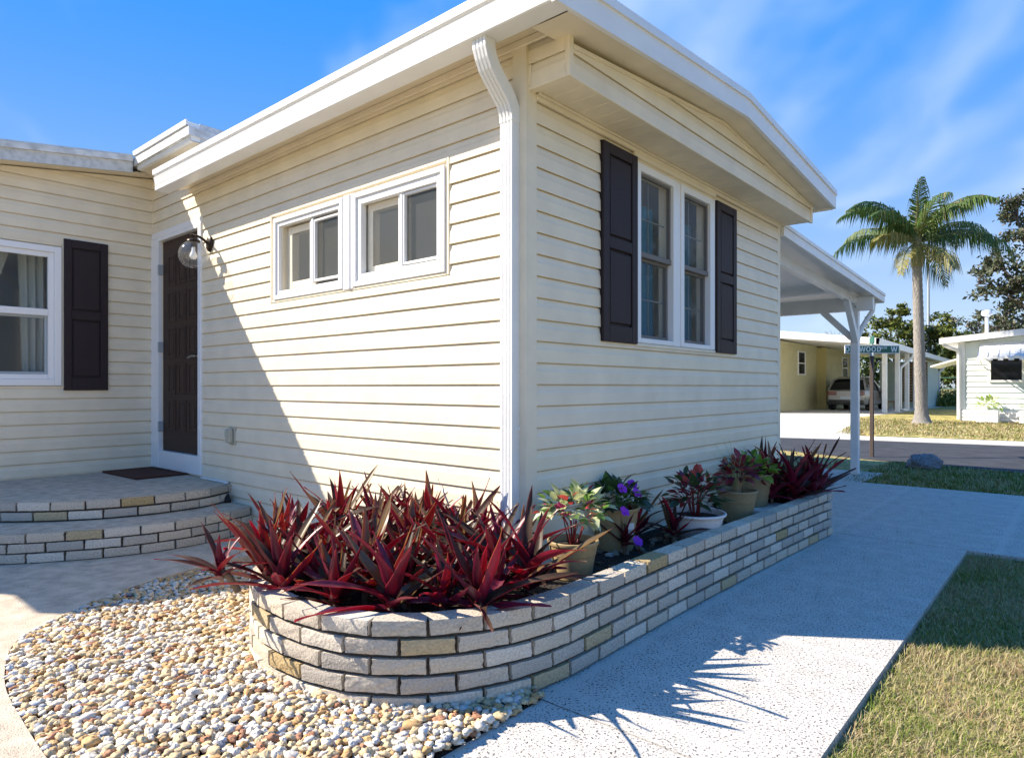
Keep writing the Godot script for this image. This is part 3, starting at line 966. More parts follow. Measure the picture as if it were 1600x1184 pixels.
	b = MB.new()
	b.prism(PackedVector2Array([Vector2(-0.26, 3.37), Vector2(4.1, 3.25), Vector2(4.1, 3.2), Vector2(-0.26, 3.3)]), Vector3(0, 0, -11.3), Vector3.RIGHT, Vector3.UP, Vector3(0, 0, 7.9))
	part("roof", b, M.roof, H)
	b = MB.new()
	var A := Vector3(-3.56, ry.call(-3.56), -4.58)
	var B := Vector3(-0.27, ry.call(-0.27), -4.58)
	var up := Vector3(0, 0.115, 0)
	var bk := Vector3(0, 0, -0.022)
	b.hexa([A, B, B + bk, A + bk], [A + up, B + up, B + up + bk, A + up + bk])
	var rb := part("rake_board", b, M.grimy, H)
	tag(rb, "mildew stained rake board over the curtained window")
	b = MB.new()
	A += up + Vector3(0, 0, 0.012)
	B += up + Vector3(0, 0, 0.012)
	up = Vector3(0, 0.05, 0)
	bk = Vector3(0, 0, -0.05)
	b.hexa([A, B, B + bk, A + bk], [A + up, B + up, B + up + bk, A + up + bk])
	part("drip_edge", b, M.grimy, rb)
	b = MB.new()
	b.quad(Vector3(-3.55, ry.call(-3.55) + 0.01, -4.59), Vector3(0.0, ry.call(0.0) + 0.01, -4.59), Vector3(0.0, ry.call(0.0) + 0.01, -4.82), Vector3(-3.55, ry.call(-3.55) + 0.01, -4.82))
	part("rake_soffit", b, M.soffit, H)
	b = MB.new()
	b.cbox(Vector3(-3.57, 2.78, -11.3), Vector3(-3.55, 2.94, -4.58), 0.003)
	part("fascia", b, M.white, H)
	b = MB.new()
	b.quad(Vector3(-3.55, 2.80, -11.2), Vector3(-3.55, 2.80, -4.6), Vector3(-3.4, 2.81, -4.6), Vector3(-3.4, 2.81, -11.2))
	part("soffit", b, M.soffit, H)
	var g2 := []
	for p in g:
		g2.append(Vector2(p.x + 0.062, 3.262 + (p.y - 2.872) * 1.3))
	b = MB.new()
	run_of(b, g2, -4.575, -3.42)
	b.prism(PackedVector2Array(g2), Vector3(0, 0, -3.43), Vector3.RIGHT, Vector3.UP, Vector3(0, 0, 0.01))
	part("gutter", b, M.white, H)
	b = MB.new()
	b.cbox(Vector3(-0.16, 3.262, -3.44), Vector3(4.1, 3.42, -3.418), 0.003)
	part("rake_board", b, M.grimy, H)
	b = MB.new()
	b.box(Vector3(-0.2, 3.258, -4.58), Vector3(3.8, 3.268, -3.44))
	part("soffit", b, M.soffit, H)
	b = MB.new()
	b.box(Vector3(0.02, 2.98, -4.8), Vector3(0.08, 3.26, -3.3))
	b.box(Vector3(-3.3, 2.8, -4.9), Vector3(0.0, 2.87, -4.81))
	b.prism(PackedVector2Array([Vector2(-3.4, 2.8), Vector2(0, 2.8), Vector2(0, 3.27), Vector2(-3.4, 2.81)]), Vector3(0, 0, -4.86), Vector3.RIGHT, Vector3.UP, Vector3(0, 0, 0.055))
	part("gable_board", b, M.core, H)

# ---------------------------------------------------------------- bricks
func brick_mesh(s: int, L: float, h: float, D: float, rough: float) -> ArrayMesh:
	var f := noise(s, 28.0, 3)
	var b := MB.new()
	var rows := []
	for j in 5:
		var row := PackedVector3Array()
		for i in 9:
			var x := (i / 8.0 - 0.5) * L
			var y := j / 4.0 * h
			var e := i == 0 or i == 8 or j == 0 or j == 4
			var z := -0.0035 if e else clampf(rough * 0.7 * f.get_noise_2d(x, y) - 0.001, -0.006, 0.006)
			if e:
				x += f.get_noise_2d(y * 3.0, 7.0 + x) * 0.006
				y += f.get_noise_2d(x * 3.0, 3.0 + y) * 0.003
			row.append(Vector3(x, y, z))
		rows.append(row)
	b.grid(rows)
	var l := L / 2
	var z0 := -0.0037
	b.quad(Vector3(-l, h, z0), Vector3(l, h, z0), Vector3(l, h, -D), Vector3(-l, h, -D))
	b.quad(Vector3(-l, 0, -D), Vector3(l, 0, -D), Vector3(l, 0, z0), Vector3(-l, 0, z0))
	b.quad(Vector3(-l, 0, -D), Vector3(-l, 0, z0), Vector3(-l, h, z0), Vector3(-l, h, -D))
	b.quad(Vector3(l, 0, z0), Vector3(l, 0, -D), Vector3(l, h, -D), Vector3(l, h, z0))
	return b.mesh(null)

func lay(parent: Node, tr: Trail, y0: float, courses: int, pitch: float, L: float, joint: float, D: float, h: float, meshes: Array, ochre: Array, phase := 0.0) -> void:
	var used := []
	for k in courses:
		var s := -(L + joint) * (0.5 * ((k + 1) % 2) + phase)
		while s < tr.length() - 0.02:
			var a := maxf(s, 0.0)
			var e := minf(s + L, tr.length())
			if e - a > 0.035:
				var p := tr.at(a)
				var q := tr.at(e)
				var t := (q - p).normalized()
				var o := MeshInstance3D.new()
				o.name = "brick"
				var pick := rng.randi() % meshes.size()
				o.mesh = meshes[pick]
				var sc := (q - p).length() / L
				var mid := (p + q) / 2.0
				var tilt := rng.randf_range(-0.006, 0.006)
				o.transform = Transform3D(Basis(Vector3(t.x, tilt, t.y) * sc, Vector3.UP, Vector3(-t.y, 0, t.x)), Vector3(mid.x, y0 + k * pitch + rng.randf_range(-0.001, 0.001), mid.y) + Vector3(-t.y, 0, t.x) * rng.randf_range(-0.002, 0.002))
				var gold := false
				for spot in ochre:
					if spot[0] == k and absf(mid.x - spot[1]) < 0.109 and absf(mid.y - spot[2]) < 0.109 and not used.has(spot):
						gold = true
						used.append(spot)
				var mm: Material = M.bricks[rng.randi() % M.bricks.size()]
				o.material_override = M.ochre[rng.randi() % 2] if gold else mm
				parent.add_child(o, true)
			s += L + joint

func band(tr: Trail, inset: float, thick: float, y0: float, y1: float) -> MB:   # a wall that follows a trail
	var b := MB.new()
	var prev := []
	for i in tr.p.size():
		var t := (tr.p[mini(i + 1, tr.p.size() - 1)] - tr.p[maxi(i - 1, 0)]).normalized()
		var inn := Vector2(t.y, -t.x)
		var a := tr.p[i] + inn * inset
		var c := tr.p[i] + inn * (inset + thick)
		var r := [Vector3(a.x, y0, a.y), Vector3(a.x, y1, a.y), Vector3(c.x, y1, c.y), Vector3(c.x, y0, c.y)]
		if prev:
			for k in 4:
				b.quad(prev[k], r[k], r[(k + 1) % 4], prev[(k + 1) % 4])
		else:
			b.quad(r[0], r[1], r[2], r[3])
		prev = r
	b.quad(prev[3], prev[2], prev[1], prev[0])
	return b

func inset_poly(tr: Trail, d: float) -> Array:
	var out := []
	for i in tr.p.size():
		var t := (tr.p[mini(i + 1, tr.p.size() - 1)] - tr.p[maxi(i - 1, 0)]).normalized()
		out.append(tr.p[i] + Vector2(t.y, -t.x) * d)
	return out

func steps() -> void:
	var S := thing("entry_steps", "curved two-step concrete porch edged with pale bricks below the brown door", "steps")
	var up := Trail.new([Vector2(-1.86, -4.78), Vector2(-1.86, -4.3), Vector2(-1.72, -3.85), Vector2(-1.493, -3.492), Vector2(-1.19, -3.212), Vector2(-0.813, -3.026), Vector2(-0.383, -2.998), Vector2(-0.19, -3.06), Vector2(-0.01, -3.16)])
	var low := Trail.new([Vector2(-2.2, -4.78), Vector2(-2.2, -4.2), Vector2(-2.05, -3.7), Vector2(-1.85, -3.33), Vector2(-1.582, -3.055), Vector2(-1.39, -2.918), Vector2(-1.024, -2.717), Vector2(-0.618, -2.641), Vector2(-0.3, -2.69), Vector2(-0.005, -2.80)])
	var ms := []
	for i in 3:
		ms.append(brick_mesh(200 + i, 0.205, 0.055, 0.045, 0.004))
	var down := func(tr: Trail) -> Array:
		var r := inset_poly(tr, 0.03)
		var e := []
		for p in r:
			e.append([minf(p.x, -0.001), p.y])
		return e + [[-0.001, -4.79]]
	part("tread", flat(down.call(up), 0.412, 0.2), M.tread, S)
	part("tread", flat(down.call(low), 0.268, 0.0), M.tread, S)
	part("mortar", band(up, 0.021, 0.03, 0.2, 0.4), M.mortar, S)
	part("mortar", band(low, 0.019, 0.03, 0.05, 0.255), M.mortar, S)
	lay(S, up, 0.281, 2, 0.0695, 0.205, 0.014, 0.045, 0.055, ms, [[1, -0.72, -3.02], [0, -1.19, -3.2]], 0.2)
	lay(S, low, 0.077, 3, 0.0655, 0.205, 0.014, 0.045, 0.055, ms, [[2, -1.1, -2.76]], 0.1)
	# the pale edging strip where the slab meets the wall
	var b := MB.new()
	b.cbox(Vector3(-0.05, 0.413, -3.66), Vector3(-0.02, 0.426, -3.22), 0.003)
	b.cbox(Vector3(-0.05, 0.25, -3.235), Vector3(-0.02, 0.425, -3.19), 0.004)
	part("edge_strip", b, M.white, S)

const PLANTER := [Vector2(-0.03, -1.16), Vector2(-0.42, -1.13), Vector2(-0.78, -1.02), Vector2(-1.04, -0.84), Vector2(-1.19, -0.6), Vector2(-1.252, -0.36), Vector2(-1.245, -0.11), Vector2(-1.185, 0.12), Vector2(-1.06, 0.305), Vector2(-0.89, 0.442), Vector2(-0.685, 0.532), Vector2(-0.46, 0.574), Vector2(-0.2, 0.578), Vector2(0.6, 0.574), Vector2(1.6, 0.59), Vector2(2.6, 0.618), Vector2(3.19, 0.64)]

func planter() -> void:
	var P := thing("brick_planter", "long curved raised planter of pale split-face bricks along the house corner", "planter")
	var tr := Trail.new(PLANTER)
	var ms := []
	for i in 5:
		ms.append(brick_mesh(300 + i, 0.2, 0.0545, 0.098, 0.012 if i < 3 else 0.007))
	var end := Trail.new([Vector2(3.19, 0.60), Vector2(3.19, 0.03)], false)
	var shorter := PLANTER.slice(0, PLANTER.size() - 1)
	shorter.append(Vector2(3.12, 0.637))
	part("mortar", band(Trail.new(shorter), 0.024, 0.06, 0.002, 0.337), M.mortar, P)
	part("mortar", band(end, 0.02, 0.06, 0.002, 0.337), M.mortar, P)
	lay(P, tr, 0.011, 5, 0.0708, 0.2, 0.0165, 0.098, 0.0545, ms, [[3, -0.91, 0.41], [1, -1.24, -0.15], [0, -0.6, 0.55], [1, -0.29, 0.57], [3, -1.24, -0.5], [2, 2.05, 0.6], [0, 2.75, 0.62], [0, 1.2, 0.58], [4, 0.45, 0.57]], 0.3)
	var e2 := Trail.new([Vector2(3.19, 0.545), Vector2(3.19, 0.03)], false)
	lay(P, e2, 0.011, 5, 0.0708, 0.2, 0.0165, 0.098, 0.0545, ms, [], 0.3)
	# earth
	var poly := []
	for p in inset_poly(tr, 0.08):
		poly.append([minf(p.x, 3.11), p.y])
	poly += [[3.11, 0.02], [-0.022, 0.024], [-0.024, -1.07]]
	part("earth", flat(poly, 0.262, 0.1), M.soil, P)

# ---------------------------------------------------------------- carport
func carport() -> void:
	var C := thing("carport", "white open carport roof on a braced post beside the cream home", "carport")
	var b := MB.new()
	var ry := func(x: float) -> float: return 2.647 - 0.0524 * (x - 3.78)
	b.prism(PackedVector2Array([Vector2(3.77, 2.755), Vector2(7.98, 2.535), Vector2(7.98, 2.495), Vector2(3.77, 2.715)]), Vector3(0, 0, -9.0), Vector3.RIGHT, Vector3.UP, Vector3(0, 0, 9.02))
	part("roof", b, M.white, C)
	# the front edge, a band with a drip edge
	var f := [Vector3(3.78, ry.call(3.78), 0.05), Vector3(8.0, ry.call(8.0), 0.05)]
	b = MB.new()
	var up := Vector3(0, 0.085, 0)
	var bk := Vector3(0, 0, -0.03)
	b.hexa([f[0], f[1], f[1] + bk, f[0] + bk], [f[0] + up, f[1] + up, f[1] + up + bk, f[0] + up + bk])
	var fa := part("fascia", b, M.white, C)
	b = MB.new()
	var o := up + Vector3(0, 0, 0.012)
	b.hexa([f[0] + o, f[1] + o, f[1] + bk + o, f[0] + bk + o], [f[0] + o + Vector3(0, 0.035, 0), f[1] + o + Vector3(0, 0.035, 0), f[1] + bk + o + Vector3(0, 0.035, 0), f[0] + bk + o + Vector3(0, 0.035, 0)])
	part("drip_edge", b, M.white, fa)
	b = MB.new()
	b.cbox(Vector3(7.98, 2.42, -9.0), Vector3(8.05, 2.54, 0.04), 0.01)
	part("gutter", b, M.white, C)
	# beams: one across at the posts, a rafter along the front
	b = MB.new()
	b.cbox(Vector3(7.455, 2.275, -8.9), Vector3(7.545, 2.465, 0.015), 0.004)
	part("beam", b, M.white, C)
	b = MB.new()
	b.bar(Vector3(3.8, 2.575, -0.22), Vector3(7.95, 2.40, -0.22), 0.06, 0.11)
	part("rafter", b, M.white, C)
	b = MB.new()
	b.bar(Vector3(3.82, 2.42, -0.22), Vector3(3.82, 2.65, -0.22), 0.08, 0.08)
	b.bar(Vector3(3.83, 2.34, -0.22), Vector3(4.08, 2.55, -0.22), 0.05, 0.06)
	part("bracket", b, M.white, C)
	for z in [-0.22, -4.2, -8.0]:
		b = MB.new()
		b.cbox(Vector3(7.452, -0.006, z - 0.05), Vector3(7.548, 2.274, z + 0.05), 0.006)
		var p := part("post", b, M.white, C)
		b = MB.new()
		b.bar(Vector3(7.5, 1.90, z - 0.04), Vector3(7.5, 2.29, z - 0.42), 0.065, 0.08)
		part("brace", b, M.white, p)
		b = MB.new()
		b.bar(Vector3(7.46, 1.86, z + 0.02), Vector3(7.06, 2.40, z + 0.0), 0.07, 0.08)
		part("brace", b, M.white, p)
		for y in [2.33, 2.38]:
			b = MB.new()
			b.tube([Vector3(7.41, y, z + 0.02), Vector3(7.46, y, z + 0.02)], [0.013, 0.013], 8)
			part("bolt", b, M.galv, p)
	b = MB.new()
	b.tube([Vector3(8.0, 2.42, -0.10), Vector3(7.99, 2.31, -0.11), Vector3(7.82, 2.08, -0.2), Vector3(7.63, 1.90, -0.22), Vector3(7.60, 1.8, -0.22), Vector3(7.60, 0.02, -0.22)], [0.036, 0.036, 0.036, 0.036, 0.036, 0.036], 8)
	part("downspout", b, M.white, C)

# ---------------------------------------------------------------- gravel
func pebble_mesh(s: int) -> ArrayMesh:
	var f := noise(s, 0.9, 2)
	var b := MB.new()
	var rows := []
	for j in 8:
		var row := PackedVector3Array()
		var ph := PI * j / 7.0
		for i in 11:
			var th := TAU * i / 11.0
			var d := Vector3(sin(ph) * cos(th), cos(ph), -sin(ph) * sin(th))
			row.append(d * (1.0 + 0.6 * f.get_noise_3dv(d * 1.9)))
		rows.append(row)
	b.grid(rows, true)
	return b.mesh(M.pebble)

func pebble_color() -> Color:
	var r := rng.randf()
	var c: Color
	if r < 0.38:
		c = Color(0.70, 0.63, 0.52)
	elif r < 0.45:
		c = Color(0.62, 0.61, 0.58)
	elif r < 0.76:
		c = Color(0.62, 0.48, 0.28)
	elif r < 0.92:
		c = Color(0.54, 0.34, 0.15)
	elif r < 0.985:
		c = Color(0.40, 0.20, 0.11)
	else:
		c = Color(0.28, 0.29, 0.32)
	return c * rng.randf_range(0.8, 1.12)

func gravel() -> void:
	var tr := Trail.new(BORDER)
	var poly := PackedVector2Array()
	for p in inset_poly(tr, 0.01):
		poly.append(p)
	poly.append(Vector2(-2.02, 0.606))
	poly.append(Vector2(-0.62, 0.606))
	var outer := Trail.new(PLANTER)
	var hole := PackedVector2Array(inset_poly(outer, 0.02))
	hole.append(Vector2(3.2, 0))
	hole.append(Vector2(-0.03, -1.1))
	var G := Node3D.new()
	G.name = numbered("gravel_bed")
	add_child(G)
	G.set_meta("kind", "structure")
	var bp := []
	for p in inset_poly(tr, 0.004):
		bp.append(p)
	bp += [Vector2(-0.65, 0.598), Vector2(-0.03, -0.5)]
	part("earth", flat(bp, 0.0, -0.06), M.soil, G)
	var ms := []
	for i in 7:
		ms.append(pebble_mesh(500 + i))
	var level := func(p: Vector2) -> float: return clampf(0.012 + 0.055 * (-p.x - 0.9) + 0.03 * clampf(-p.y - 1.2, 0.0, 1.0), 0.010, 0.055)
	var cells := {}
	var spots := []
	for layer in 2:
		cells.clear()
		for n in 26000:
			var p := Vector2(rng.randf_range(-2.06, -0.02), rng.randf_range(-2.1, 0.606))
			if not Geometry2D.is_point_in_polygon(p, poly) or Geometry2D.is_point_in_polygon(p, hole):
				continue
			var r := rng.randf_range(0.0100, 0.0175) * (1.0 + 0.5 * pow(rng.randf(), 5.0))
			var key := Vector2i((p / 0.025).floor())
			var ok := true
			for dx in range(-2, 3):
				for dy in range(-2, 3):
					for q in cells.get(key + Vector2i(dx, dy), []):
						if p.distance_to(q[0]) < (r + q[1]) * 0.72:
							ok = false
			if ok:
				if not cells.has(key):
					cells[key] = []
				cells[key].append([p, r])
				spots.append([p, r, level.call(p) + layer * 0.014 + rng.randf_range(-0.004, 0.006)])
	var eye := Vector2(-2.638, 2.187)
	spots.sort_custom(func(a, c): return a[1] * (1.0 + a[2] * 8.0) / a[0].distance_to(eye) > c[1] * (1.0 + c[2] * 8.0) / c[0].distance_to(eye))
	var rest := []
	var singles := 0
	var pebble_mats := []
	for i in 24:
		var m: StandardMaterial3D = M.pebble.duplicate()
		m.vertex_color_use_as_albedo = false
		m.albedo_color = pebble_color().linear_to_srgb()
		pebble_mats.append(m)
	for s in spots:
		var bs := Basis.from_euler(Vector3(rng.randf() * 0.6 - 0.3, rng.randf() * TAU, rng.randf() * 0.6 - 0.3)).scaled_local(Vector3(s[1] * rng.randf_range(1.0, 1.65), s[1] * rng.randf_range(0.5, 0.75), s[1] * rng.randf_range(0.8, 1.05)))
		var t := Transform3D(bs, Vector3(s[0].x, s[2], s[0].y))
		var v := Vector2(0.7567, -0.6538)
		var d: Vector2 = s[0] - eye
		var seen: bool = absf(d.dot(Vector2(0.6537, 0.7566))) < 0.79 * d.dot(v) and d.dot(v) > 2.2 and d.dot(v) < 3.6 and s[2] > 0.02
		if seen and singles < 300:
			singles += 1
			var o := put("pebble", ms[singles % 7], G, pebble_mats[rng.randi() % 24])
			o.transform = t
		else:
			rest.append(t)
	var mm := MultiMesh.new()
	mm.transform_format = MultiMesh.TRANSFORM_3D
	mm.use_colors = true
	mm.mesh = ms[0]
	mm.instance_count = rest.size()
	for i in rest.size():
		mm.set_instance_transform(i, rest[i])
		mm.set_instance_color(i, pebble_color())
	var mi := MultiMeshInstance3D.new()
	mi.multimesh = mm
	mi.name = "loose_gravel"
	G.add_child(mi)
	mi.set_meta("kind", "stuff")

# ---------------------------------------------------------------- lamp, outlet, mat, boulder
func small_fixtures() -> void:
	var L := thing("wall_lamp", "bronze wall lamp with clear round glass globe beside the door", "lamp", Vector3(0, 2.45, -3.527))
	var b := MB.new()
	b.lathe([[0.0, -0.012], [0.052, -0.012], [0.056, -0.004], [0.05, 0.008], [0.03, 0.016], [0.0, 0.018]], 24)
	var plate := part("wall_plate", b, M.bronze, L)
	plate.rotation.z = PI / 2
	plate.position = Vector3(-0.03, 0, 0)
	plate.scale = Vector3(1.25, 1, 1)
	b = MB.new()
	b.tube([Vector3(-0.04, 0.0, 0), Vector3(-0.09, 0.035, 0), Vector3(-0.13, 0.05, 0), Vector3(-0.19, 0.05, 0)], [0.011, 0.011, 0.010, 0.010], 10)
	b.tube([Vector3(-0.165, 0.05, 0), Vector3(-0.165, 0.012, 0)], [0.013, 0.013], 10)
	part("arm", b, M.bronze, L)
	b = MB.new()
	b.lathe([[0.0, 0.02], [0.028, 0.018], [0.052, 0.008], [0.054, -0.006], [0.047, -0.01], [0.02, -0.012], [0.02, -0.05], [0.0, -0.05]], 20, Vector3(-0.165, 0.0, 0))
	part("cap", b, M.bronze, L)
	var gl := mat(Color(0.95, 0.97, 0.97), 0.02, {alpha = 0.05, spec = 0.6})
	b = MB.new()
	var prof := []
	for i in 19:
		var a := lerpf(0.40, PI - 0.55, i / 18.0)
		prof.append([0.118 * sin(a), 0.118 * cos(a)])
	b.lathe(prof, 32, Vector3(-0.165, -0.115, 0))
	b.lathe([[0.0617, -0.1006], [0.0635, -0.1035], [0.0655, -0.101]], 32, Vector3(-0.165, -0.115, 0))
	part("globe", b, gl, L)
	b = MB.new()
	b.lathe([[0.0, -0.155], [0.018, -0.152], [0.029, -0.135], [0.030, -0.12], [0.022, -0.098], [0.014, -0.08], [0.013, -0.05], [0.0, -0.05]], 18, Vector3(-0.165, 0, 0))
	part("bulb", b, M.bulb, L)
	var O := thing("outlet_box", "small beige weatherproof outlet cover on the siding near the porch", "outlet", Vector3(0, 0.81, -3.125))
	b = MB.new()
	b.cbox(Vector3(-0.03, -0.075, -0.05), Vector3(-0.008, 0.075, 0.05), 0.004)
	part("plate", b, M.outlet, O)
	b = MB.new()
	b.cbox(Vector3(-0.07, -0.055, -0.036), Vector3(-0.03, 0.06, 0.036), 0.010)
	b.cbox(Vector3(-0.076, -0.01, -0.03), Vector3(-0.07, 0.05, 0.03), 0.004)
	part("lid", b, M.outlet, O)
	b = MB.new()
	b.bar(Vector3(-0.03, 0.064, -0.03), Vector3(-0.03, 0.064, 0.03), 0.012, 0.012)
	part("hinge", b, M.outlet, O)
	var D := thing("doormat", "dark brown rectangular fibre doormat lying on the porch slab", "doormat", Vector3(-0.24, 0.413, -4.38), 0.03)
	b = MB.new()
	b.cbox(Vector3(-0.23, 0.0, -0.36), Vector3(0.21, 0.012, 0.40), 0.004)
	part("pad", b, M.mat_fibre, D)
	b = MB.new()
	for e in [[-0.23, -0.36, -0.19, 0.40], [0.17, -0.36, 0.21, 0.40], [-0.19, -0.36, 0.17, -0.32], [-0.19, 0.36, 0.17, 0.40]]:
		b.cbox(Vector3(e[0], 0.012, e[1]), Vector3(e[2], 0.018, e[3]), 0.003)
	part("border", b, M.mat_fibre, D)
	var f := noise(601, 1.1, 4)
	var rows := []
	for j in 14:
		var row := PackedVector3Array()
		for i in 22:
			var ph := PI * j / 13.0
			var th := TAU * i / 22.0
			var d := Vector3(sin(ph) * cos(th), cos(ph), -sin(ph) * sin(th))
			row.append(Vector3(0.18, 0.17, 0.24) * d * (1.0 + 0.4 * f.get_noise_3dv(d * 1.2)))
		rows.append(row)
	b = MB.new()
	b.grid(rows, true)
	var R := part("boulder", b, M.rock)
	R.position = Vector3(9.05, 0.03, 0.37)
	R.rotation.y = 0.3
	tag(R, "grey mottled boulder lying on the verge at the road edge", "boulder")
	# hose bib on the porch wall foot
	var Hs := thing("hose_end", "short black hose end at the foot of the porch bricks", "hose", Vector3(-0.06, 0.30, -3.15))
	b = MB.new()
	b.tube([Vector3(0, 0.02, 0), Vector3(-0.01, 0.0, 0.03), Vector3(-0.02, -0.03, 0.06)], [0.022, 0.026, 0.024], 10)
	part("hose", b, M.tyre, Hs)
	b = MB.new()
	b.tube([Vector3(0.04, 0.03, -0.01), Vector3(0.0, 0.02, 0.0)], [0.012, 0.014], 8)
	part("coupling", b, M.galv, Hs)

# ---------------------------------------------------------------- plants
func blade_leaf(L: float, W: float, droop: float, curl: float, top: Material, under: Material, twist := 0.0) -> ArrayMesh:
	var am: ArrayMesh
	for side in 2:
		var rows := []
		for i in 11:
			var t := i / 10.0
			var w := W * minf(1.0, 0.55 + 2.2 * t) * pow(1.0 - t, 0.75) * 0.5
			var c := Vector3(curl * t * t * L * 0.3, -droop * t * t * L, L * t)
			var lift := w * 0.55 * (1.0 - 0.4 * t)
			var off := Vector3(0, -0.0012 * side, 0)
			var wave := 0.004 * sin(t * 9.0 + L * 40.0)
			var r := PackedVector3Array()
			for e in [[-1.0, 1.0], [-0.5, 0.3], [0.0, 0.0], [0.5, 0.3], [1.0, 1.0]]:
				r.append(c + off + Vector3(w * e[0], lift * e[1] + wave * e[0], 0).rotated(Vector3.BACK, twist * t))
			if side == 1:
				r.reverse()
			rows.append(r)
		var b := MB.new()
		b.grid(rows)
		if side == 0:
			am = b.mesh(top)
		else:
			am.add_surface_from_arrays(Mesh.PRIMITIVE_TRIANGLES, b.mesh(under).surface_get_arrays(0))
			am.surface_set_material(1, under)
	return am

var blades := []

func rosette(at: Vector3, n: int, size: float, label: String, group: String, called := "oyster_plant", lean := Vector2.ZERO) -> void:
	var R := thing(called, label, "plant", at, 0.0, group)
	var b := MB.new()
	b.tube([Vector3(0, -0.02, 0), Vector3(lean.x * 0.04, 0.05, lean.y * 0.04), Vector3(lean.x * 0.08, 0.11 * size, lean.y * 0.08)], [0.016, 0.014, 0.012], 7)
	part("stem", b, M.stem, R)
	var a0 := rng.randf() * TAU
	for i in n:
		var t := (i + 0.5) / n      # 0 inner .. 1 outer
		var az := a0 + i * 2.3999 + rng.randf_range(-0.25, 0.25)
		var el := lerpf(1.45, 0.40, pow(t, 0.9)) + rng.randf_range(-0.16, 0.16)
		var sc := size * lerpf(0.72, 1.06, sin(t * 2.4)) * rng.randf_range(0.85, 1.15)
		var o := put("leaf", blades[rng.randi() % blades.size()], R)
		o.transform = Transform3D(Basis.from_euler(Vector3(-el, az, 0), EULER_ORDER_YXZ).scaled(Vector3.ONE * sc), Vector3(lean.x * 0.08, lerpf(0.12, 0.045, t) * size, lean.y * 0.08))

func oyster_plants() -> void:
	for k in 14:
		var u: Material = M.leaf_under[k % 4]
		var top: Material = M.leaf_top
		if k % 7 == 5 or k % 7 == 2:
			top = M.leaf_olive
		if k % 5 == 4:
			top = M.leaf_under[1]
		blades.append(blade_leaf(rng.randf_range(0.25, 0.34), rng.randf_range(0.056, 0.074), rng.randf_range(-0.1, 0.42), rng.randf_range(-0.9, 0.9), top, u, rng.randf_range(-0.7, 0.7)))
	var near := "crimson leaved oyster plants in the curved end of the planter"
	var where := [
		["at the outer edge, spilling over the rim toward the porch", [[-1.08, -0.62], [-0.93, -0.80], [-1.14, -0.42], [-0.74, -0.95]]],
		["standing against the sunlit clapboard wall", [[-0.20, -0.98], [-0.48, -0.96], [-0.18, -0.76], [-0.34, -0.80], [-0.18, -0.54], [-0.32, -0.50], [-0.18, -0.30], [-0.22, -0.10]]],
		["in the middle of the planted bed", [[-0.62, -0.82], [-0.78, -0.58], [-0.50, -0.62], [-0.72, -0.30], [-0.46, -0.36], [-0.95, -0.36], [-0.52, -0.08], [-0.34, -0.14], [-0.78, -0.02], [-0.90, -0.60], [-0.62, -0.46], [-0.60, -0.20], [-0.88, -0.18]]],
		["just behind the front rim of pale bricks", [[-1.05, -0.12], [-0.98, 0.10], [-0.80, 0.22], [-0.60, 0.32], [-0.42, 0.36], [-0.60, 0.12], [-0.38, 0.18], [-0.74, 0.38]]]]
	for w in where:
		for p in w[1]:
			rosette(Vector3(p[0] + rng.randf_range(-0.02, 0.02), 0.262, p[1] + rng.randf_range(-0.02, 0.02)), rng.randi_range(14, 19), rng.randf_range(0.88, 1.2) * (1.1 if p[1] > 0.05 and p[0] > -0.8 else 1.03), "crimson sword-leaved oyster plant " + w[0], near)
	rosette(Vector3(-1.24, 0.34, -0.60), 9, 0.8, "small crimson oyster plant leaning out over the planter rim above the gravel", near, "oyster_plant", Vector2(-0.9, -0.2))
	for p in [[0.62, 0.22], [0.92, 0.12], [1.02, 0.32]]:
		rosette(Vector3(p[0], 0.262, p[1]), 11, 0.8, "shaded burgundy oyster plant growing between the pots and the white bowl", "oyster plants between the pots")
	for p in [[2.62, 0.34], [2.78, 0.18], [2.88, 0.40], [2.98, 0.26], [3.06, 0.46], [2.72, 0.48], [3.04, 0.12], [2.55, 0.16], [3.12, 0.34], [3.10, 0.52], [2.96, 0.54], [3.14, 0.22]]:
		rosette(Vector3(p[0], 0.262, p[1]), 15, rng.randf_range(1.0, 1.35), "shaded burgundy oyster plant massed at the carport end of the planter", "burgundy oyster plants at the carport end")

func oval_leaf(L: float, W: float, m: Material, fold := 0.25, droop := 0.25) -> ArrayMesh:
	var rows := []
	for i in 7:
		var t := i / 6.0
		var w := W * 0.5 * sin(PI * pow(t, 0.8)) + 0.0004
		var c := Vector3(0, -droop * t * t * L, L * t)
		rows.append(PackedVector3Array([c + Vector3(-w, w * fold, 0), c, c + Vector3(w, w * fold, 0)]))
	var b := MB.new()
	b.grid(rows)
	return b.mesh(m)

func bush(P: Node, at: Vector3, r: Vector3, n: int, meshes: Array, called := "leaf") -> void:
	for i in n:
		var az := rng.randf() * TAU
		var el := asin(rng.randf_range(-0.25, 1.0))
		var d := Vector3(cos(el) * cos(az), sin(el), cos(el) * sin(az))
		var p := at + d * r * rng.randf_range(0.45, 1.0)
		var o := put(called, meshes[rng.randi() % meshes.size()], P)
		var look := (d + Vector3(rng.randf_range(-0.6, 0.6), rng.randf_range(-0.3, 0.5), rng.randf_range(-0.6, 0.6))).normalized()
		o.transform = Transform3D(Basis.looking_at(-look, Vector3.UP if absf(look.y) < 0.95 else Vector3.RIGHT).rotated(look, rng.randf_range(-0.6, 0.6)).scaled(Vector3.ONE * rng.randf_range(0.7, 1.25)), p)

